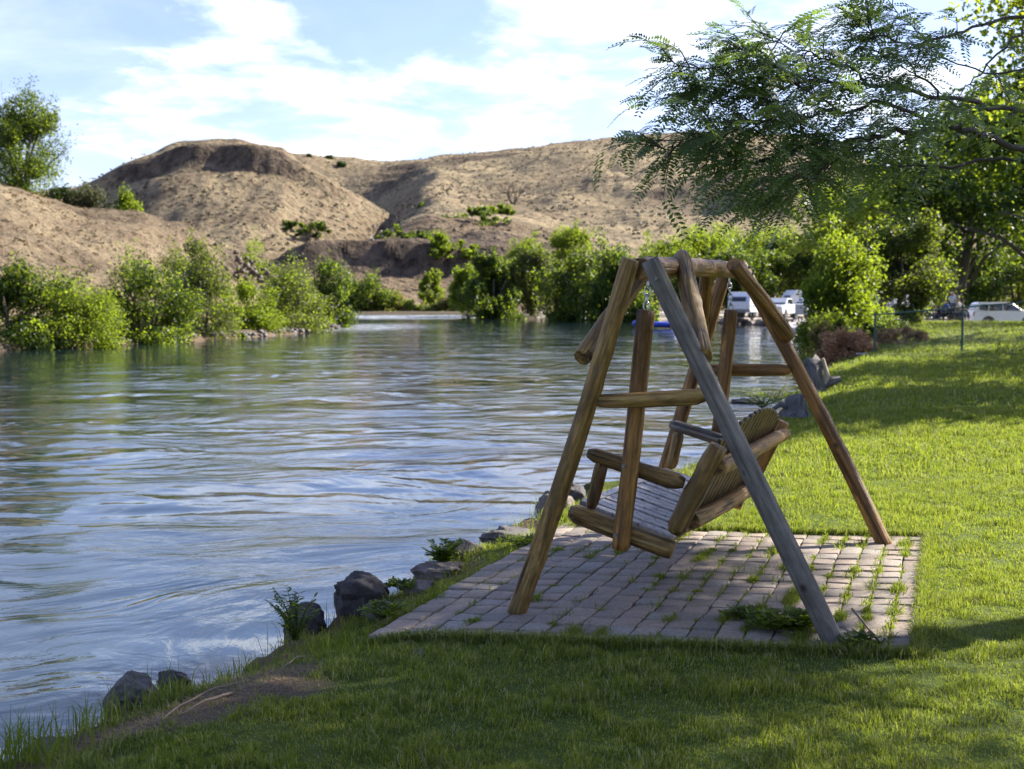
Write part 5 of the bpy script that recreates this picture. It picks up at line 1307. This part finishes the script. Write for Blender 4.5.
# broadleaf weeds
def weed(label, px, py, z, r, h, n, seed, mat='green', name='weed', upright=.5, lw=.35):
    c = atz(px, py, z); root = empty(name, c, label, 'weed', None); rs = np.random.default_rng(seed); mb = MB(); LV = []; LF = []; LR = []
    for k in range(n):
        a = rs.uniform(0, 2*PI); L = r*rs.uniform(.5, 1.1); hz = h*rs.uniform(.4, 1.0); p1 = Vector((math.cos(a)*L*.55, math.sin(a)*L*.55, hz*.8)); p2 = Vector((math.cos(a)*L, math.sin(a)*L, hz*(.6 if upright < .6 else 1.1)))
        mb.tube([Vector((rs.normal()*.01, rs.normal()*.01, 0)), p1, p2], [.0028, .0022, .001], 4)
        for t in np.linspace(.3, 1, 8):
            pt = (p1*(t/.55) if t < .55 else p1.lerp(p2, (t-.55)/.45))
            for s in (-1, 1):
                dd = Vector((math.cos(a+s*1.0), math.sin(a+s*1.0), .25+rs.normal()*.2)).normalized(); sd_ = Vector((-dd.y, dd.x, rs.normal()*.3)).normalized(); l_ = rs.uniform(.022, .045)
                b = len(LV); LV += [pt, pt+dd*l_*.35+sd_*l_*lw*.5, pt+dd*l_*.75+sd_*l_*lw*.42, pt+dd*l_, pt+dd*l_*.75-sd_*l_*lw*.42, pt+dd*l_*.35-sd_*l_*lw*.5]
                LF.append([b, b+1, b+2, b+3, b+4, b+5]); LR += [rs.random()]*6
    mb.build('stem', LM['green'], root)
    mesh_np('leaves', np.array([tuple(v) for v in LV]), np.array(LF), LM[mat], root, attrs={'rnd': LR}); return root
weed('leafy green weed clump sprawling left of the grey leg foot', 790, 630, .0, .19, .11, 70, 1, 'yellow', lw=.5)
weed('low feathery weed spreading on the pavers further left of the leg foot', 752, 620, .0, .14, .06, 36, 2, 'green', lw=.3)
weed('small sprig of weeds growing at the right side of the grey leg foot', 864, 650, .0, .12, .08, 30, 3, 'green')
weed('bright broad leaved weed at the water edge by the dark pitted rock', 441, 566, -.06, .15, .14, 34, 4, 'green', upright=.9, lw=.6)
weed('green weed sprig beside the patio stones under the long slab', 402, 590, -.04, .10, .07, 18, 5, 'green')
weed('tall green weed stems in front of the dark boulder at the water', 296, 640, -.14, .13, .24, 26, 6, 'green', upright=1, lw=.3)
weed('bright weeds growing between the low slab and the patio edge', 520, 545, -.03, .14, .07, 26, 7, 'green')
weed('yellowish weeds among stones between the patio and the largest boulder', 382, 618, -.03, .13, .10, 26, 8, 'yellow')
weed('reedy green plant on the bank beyond the bench by the shallow water', 775, 402, -.35, .9, .30, 60, 9, 'green', upright=.9, lw=.5)
weed('yellow green bank plant left of the short stump', 762, 408, -.3, .45, .22, 50, 10, 'yellow', upright=.8, lw=.6)
weed('bright green clump on the water side of the tall split stump', 803, 372, -.45, .5, .6, 60, 11, 'green', upright=1, lw=.8)
# ------------------------------------------------------------------ honey locust: trunk outside the frame, crown and reaching limbs inside
def pinnate(P, D_, L, npair=9, lw=.0085, ll=.021, droop=.35):
    """compound leaves: P base points, D_ directions, L lengths -> leaflets and rachis"""
    n = len(P); t = np.linspace(.12, 1, npair)
    up = np.array([0, 0, 1.0]); D_ = unit(D_); side = unit(np.cross(D_, up)+rng.normal(size=(n, 3))*.35); side = unit(side-D_*np.sum(side*D_, 1, keepdims=True))
    LVs = []; cnt = 0; R = rng.random(n)
    pos = P[:, None, :]+D_[:, None, :]*(L[:, None]*t)[:, :, None]+np.array([0, 0, -1.0])*(L[:, None]*droop*t**2)[:, :, None]
    tang = unit(D_[:, None, :]+np.array([0, 0, -1.0])*(2*droop*t)[None, :, None])
    sz = ll*(.75+.5*np.sin(np.pi*np.clip(t, 0, .95)))[None, :]*(L/.13)[:, None]
    out = []
    for s in (-1, 1):
        d = unit(side[:, None, :]*s+tang*.45+rng.normal(size=pos.shape)*.10); nrm = np.cross(d, tang); wv = unit(np.cross(nrm, d))
        a = pos; l = sz[:, :, None]
        out.append(np.stack([a, a+d*l*.5+wv*l*.20, a+d*l, a+d*l*.5-wv*l*.20], 2))
    V = np.stack(out, 1).reshape(-1, 3); Fq_ = np.arange(len(V)).reshape(-1, 4)
    R2 = np.repeat(R, 2*npair*4)
    # rachis as thin two-sided strips
    q = np.concatenate([P[:, None, :], pos[:, [npair//2, npair-1]]], 1); wv = np.array([0, 0, .0011])
    rv = np.stack([q-wv, q+wv], 2).reshape(n, 6, 3); i = np.arange(n)[:, None]*6
    rf_ = np.concatenate([i+np.array([[0, 1, 3, 2]]), i+np.array([[2, 3, 5, 4]])]); off = len(V)
    return np.vstack([V, rv.reshape(-1, 3)]), np.vstack([Fq_, rf_+off]), np.concatenate([R2, np.repeat(R, 6)])
M_loc = leafmat('locust leaflets', (.085, .130, .050), (.22, .34, .050), .48, .38, .35, .5)
M_locy = leafmat('sunlit locust leaflets', (.070, .105, .018), (.27, .36, .030), .55, .4, .35, .5)
M_barkd = simple('dark locust bark', (.040, .032, .028), .85, .4, 25, .6, .01)
loc = Vector((6.6, 8.0, 0)); lroot = empty('honey_locust', (loc.x, loc.y, gz(loc.x, loc.y)), 'honey locust tree with feathery leaves reaching a long branch over the swing from the right', 'tree')
LO = Vector(lroot.location)
mb = MB(); mb.tube([Vector((0, 0, -.2)), Vector((-.05, .02, 1.0)), Vector((-.18, -.05, 2.2)), Vector((-.2, .1, 3.6)), Vector((.1, .2, 5.5))], [.24, .19, .17, .13, .05], 12)
fork = Vector((-.18, -.05, 2.1))
def px3(px, py, Y): return aty(px, py, Y)-LO
# limbs as pixel rows with their own depth in metres
limbs = [
 ([(1130, 176, 6.4), (1060, 159, 5.9), (1011, 145, 5.6), (961, 128, 5.4), (921, 131, 5.3), (875, 136, 5.2), (821, 144, 5.1), (771, 157, 5.0), (728, 164, 4.95), (696, 140, 4.9)], .026),
 ([(1060, 159, 5.9), (1002, 159, 5.9), (939, 166, 5.8), (875, 167, 5.7), (821, 169, 5.6), (776, 182, 5.5), (743, 192, 5.4)], .014),
 ([(961, 128, 5.4), (930, 120, 5.3), (884, 106, 5.1), (839, 111, 5.0), (794, 115, 4.9), (748, 124, 4.8), (718, 131, 4.8), (683, 140, 4.7), (660, 148, 4.7)], .013),
 ([(1130, 122, 6.2), (1050, 111, 6.0), (989, 106, 5.8), (939, 95, 5.6), (875, 85, 5.4), (821, 81, 5.2), (776, 88, 5.1), (738, 81, 5.0), (708, 71, 4.9), (676, 64, 4.9)], .018),
 ([(875, 85, 5.4), (839, 65, 5.3), (803, 52, 5.2), (771, 36, 5.1), (835, 40, 5.1)][:4], .010),
 ([(1150, 40, 6.6), (1060, 14, 6.2), (1002, 20, 6.0), (957, 34, 5.8), (912, 44, 5.6), (875, 34, 5.4), (853, 14, 5.4)], .015),
 ([(1024, 30, 6.6), (993, 60, 6.3), (971, 82, 6.0), (948, 113, 5.7)], .010),
 ([(821, 144, 5.1), (794, 131, 5.0), (762, 104, 5.0), (728, 95, 5.0), (704, 92, 5.0)], .008),
 ([(875, 136, 5.2), (839, 157, 5.0), (803, 186, 4.9), (780, 199, 4.9)], .008),
 ([(921, 131, 5.3), (893, 148, 5.4), (857, 153, 5.4), (812, 162, 5.4)], .007),
 ([(939, 95, 5.6), (912, 69, 5.5), (884, 50, 5.4), (866, 20, 5.4)], .008),
 ([(839, 111, 5.0), (812, 94, 4.9), (785, 73, 4.9), (762, 60, 4.9), (738, 50, 4.9)], .007),
 ([(1100, 60, 6.6), (1040, 65, 6.5), (993, 74, 6.4), (948, 60, 6.3), (916, 30, 6.2), (893, 8, 6.1)], .010),
]
twP = []; twD = []
def bez(P, m_=5):
    out = []
    for i in range(len(P)-1):
        p0 = P[max(i-1, 0)]; p1 = P[i]; p2 = P[i+1]; p3 = P[min(i+2, len(P)-1)]
        for k in range(m_):
            t = k/m_; out.append(.5*((2*p1)+(p2-p0)*t+(2*p0-5*p1+4*p2-p3)*t*t+(3*p1-p0-3*p2+p3)*t**3))
    return out+[P[-1]]
leafbase = []; leafdir = []; leaflen = []
for li, (pts, r0) in enumerate(limbs):
    P = bez([px3(*p) for p in pts]); n = len(P); okp = [proj(p+LO)[0] < 925 or random.random() < .30 for p in P]
    P = [p+Vector((rng.normal(), rng.normal(), rng.normal()))*.008 for p in P]
    mb.tube(P, [max(.0022, .72*r0*(1-.88*i/n)) for i in range(n)], 7)
    if li in (0, 3, 5, 12): mb.tube([fork+Vector((0, 0, .1*li)), fork.lerp(P[0], .5)+Vector((0, 0, .25)), P[0]], [.07, .045, r0*1.02], 8)
    for i in range(3, n):
        d = (P[i]-P[i-1]).normalized(); f = i/n
        if not okp[i]: continue
        for rep in range(2 if (f > .12 and i % 2) else 1):
            s = random.choice((-1, 1)); side = d.cross(Vector((0, 0, 1))).normalized()*s
            td = (d*random.uniform(.3, .9)+side*random.uniform(.3, .9)+Vector((0, 0, random.uniform(-.45, .35)))).normalized(); L = random.uniform(.12, .42)*(1.05-.45*f)
            q0 = P[i]; q1 = q0+td*L*.5+Vector((0, 0, .01)); q2 = q0+td*L+Vector((0, 0, -.12*L)); mb.tube([q0, q1, q2], [.0032, .0024, .0012], 4, cap=False)
            k = max(3, int(L/.040))
            for t in np.linspace(.15, 1, k):
                pt = q0.lerp(q1, t*2) if t < .5 else q1.lerp(q2, t*2-1); ss = random.choice((-1, 1)); sd2 = td.cross(Vector((0, 0, 1))).normalized()*ss
                dd = (td*random.uniform(.2, .8)+sd2*random.uniform(.3, 1)+Vector((random.gauss(0, .2), random.gauss(0, .2), random.uniform(-.5, .35))))
                leafbase.append(tuple(pt)); leafdir.append(tuple(dd)); leaflen.append(random.uniform(.08, .155))
        if i == n-1:
            for _ in range(5): leafbase.append(tuple(P[i])); leafdir.append(tuple(d+Vector((random.gauss(0, .5), random.gauss(0, .5), random.gauss(-.1, .4))))); leaflen.append(random.uniform(.08, .14))
print('branch leaves', len(leafbase))
V, Fq_, R = pinnate(np.array(leafbase), np.array(leafdir), np.array(leaflen), 9, droop=.30, ll=.026)
mb.build('trunk', M_barkd, lroot, smooth=True)
mesh_np('branch_leaves', V, Fq_, M_loc, lroot, attrs={'rnd': R})
# the crown behind and beside the reaching branch
rs_ = np.random.default_rng(77)
def crown_pts(n, cen, rad, nb, rbl, seed, keep=None):
    rs = np.random.default_rng(seed); d = unit(rs.normal(size=(nb, 3))); bc = np.array(cen)+d*(rs.uniform(.3, .95, (nb, 1)))*np.array(rad); idx = rs.integers(0, nb, n)
    dd = unit(rs.normal(size=(n, 3))); P = bc[idx]+dd*(rs.random(n)**.5)[:, None]*rbl*np.array([1.2, 1.2, .6])
    return P if keep is None else P[keep(P)]
cenw = np.array([6.3, 8.6, 4.9]); radw = np.array([3.3, 3.2, 2.1])
def keep(P):
    q = P; px = 512+F*q[:, 0]/q[:, 1]; py = 300-(q[:, 2]-CH)/q[:, 1]*F
    return (q[:, 2] > 2.2) & ((px > 1045) | (np.random.default_rng(5).random(len(px)) < .07))
Pw = crown_pts(17000, cenw, radw, 90, .62, 78, keep)
Dw = unit(rs_.normal(size=Pw.shape)*[1, 1, .5]); Lw = rs_.uniform(.12, .2, len(Pw))
V, Fq_, R = pinnate(Pw-np.array(LO), Dw, Lw, 5, droop=.3, ll=.036)
mesh_np('crown', V, Fq_, M_locy, lroot, attrs={'rnd': R})
# ------------------------------------------------------------------ shade trees along the lawn
def shade_tree(label, x, y, r, zlo, zhi, n, leaf, kind, seed, kind2=None, trunk=.25, group=None, name='shade_tree', nb=70):
    z0 = gz(x, y); root = empty(name, (x, y, z0), label, 'tree', group); H = zhi
    mb = MB(); tree_skeleton(mb, (0, 0, -.2), H*.85, trunk, nl=9, spread=r*.8, hcrown=zlo/H*.9); mb.build('trunk', M_bark, root, smooth=True)
    P = crown_pts(n, (0, 0, (zlo+zhi)/2), (r*.88, r*.88, (zhi-zlo)/2*.9), nb, r*.24, seed); P = P[P[:, 2] > zlo-.3]
    V, Fc, R = leafquads(P, leaf*np.random.default_rng(seed).uniform(.6, 1.3, len(P)), .5, .7)
    o = mesh_np('crown', V, Fc, [LM[kind], LM[kind2 or kind]], root, attrs={'rnd': R})
    if kind2: o.data.polygons.foreach_set('material_index', (np.sin(P[:, 0]*1.7+P[:, 2]*2.1)+np.cos(P[:, 1]*1.9) > .2).astype(np.int32))
    return root
shade_tree('bright green maple hanging sunlit leaves into the right picture edge', 12.2, 23.5, 4.1, 2.6, 10.5, 26000, .14, 'maple', 201, 'green', .2, nb=80)
shade_tree('large dark tree standing behind the fence and shading the people', 25.5, 70, 7.5, 2.6, 13, 20000, .30, 'dark', 202, 'green', .4)
shade_tree('dark spreading tree beside the white SUV at the right edge', 36, 82, 8.5, 3.0, 14, 20000, .34, 'dark', 203, 'green', .45)
shade_tree('lighter green tree in the row behind the lawn group', 29.5, 98, 8, 3, 13.5, 12000, .4, 'green', 204, 'yellow', .4)
shade_tree('dark tree at the right edge behind the maple leaves', 19.6, 45, 5.2, 2.7, 11, 18000, .22, 'dark', 205, 'green', .3)
for k, (px, dist, w_, tp, kd, lb) in enumerate([(930, 135, 60, 236, 'dark', 'dark bushy tree in the backdrop behind the lawn group'), (975, 128, 64, 240, 'dark', 'dark bushy tree in the backdrop directly behind the SUV'), (1020, 132, 70, 232, 'green', 'green bushy tree in the backdrop at the right picture edge'), (1075, 125, 80, 236, 'dark', 'dark bushy tree in the backdrop just past the right edge')]):
    PF('backdrop_tree', lb, 'tree', px, 306, dist, w_*1.3, tp, kd, 7000, .30, 'backdrop trees behind the car park', seed=90+k, kind2='green')
G5 = 'park trees along the right side of the lawn'
for k, (x, y, r, h, lb) in enumerate([(15.5, 24, 4.6, 10, 'park tree shading the lawn just beyond the maple'), (20.5, 33, 5.5, 11, 'park tree shading the lawn level with the fence'), (27, 40, 5.5, 11, 'park tree further right behind the fence line'), (33, 56, 6, 12, 'park tree shading the far lawn beside the car park')]):
    shade_tree(lb, x, y, r, 2.8, h, 8000, .26, 'green', 210+k, None, .25, G5)
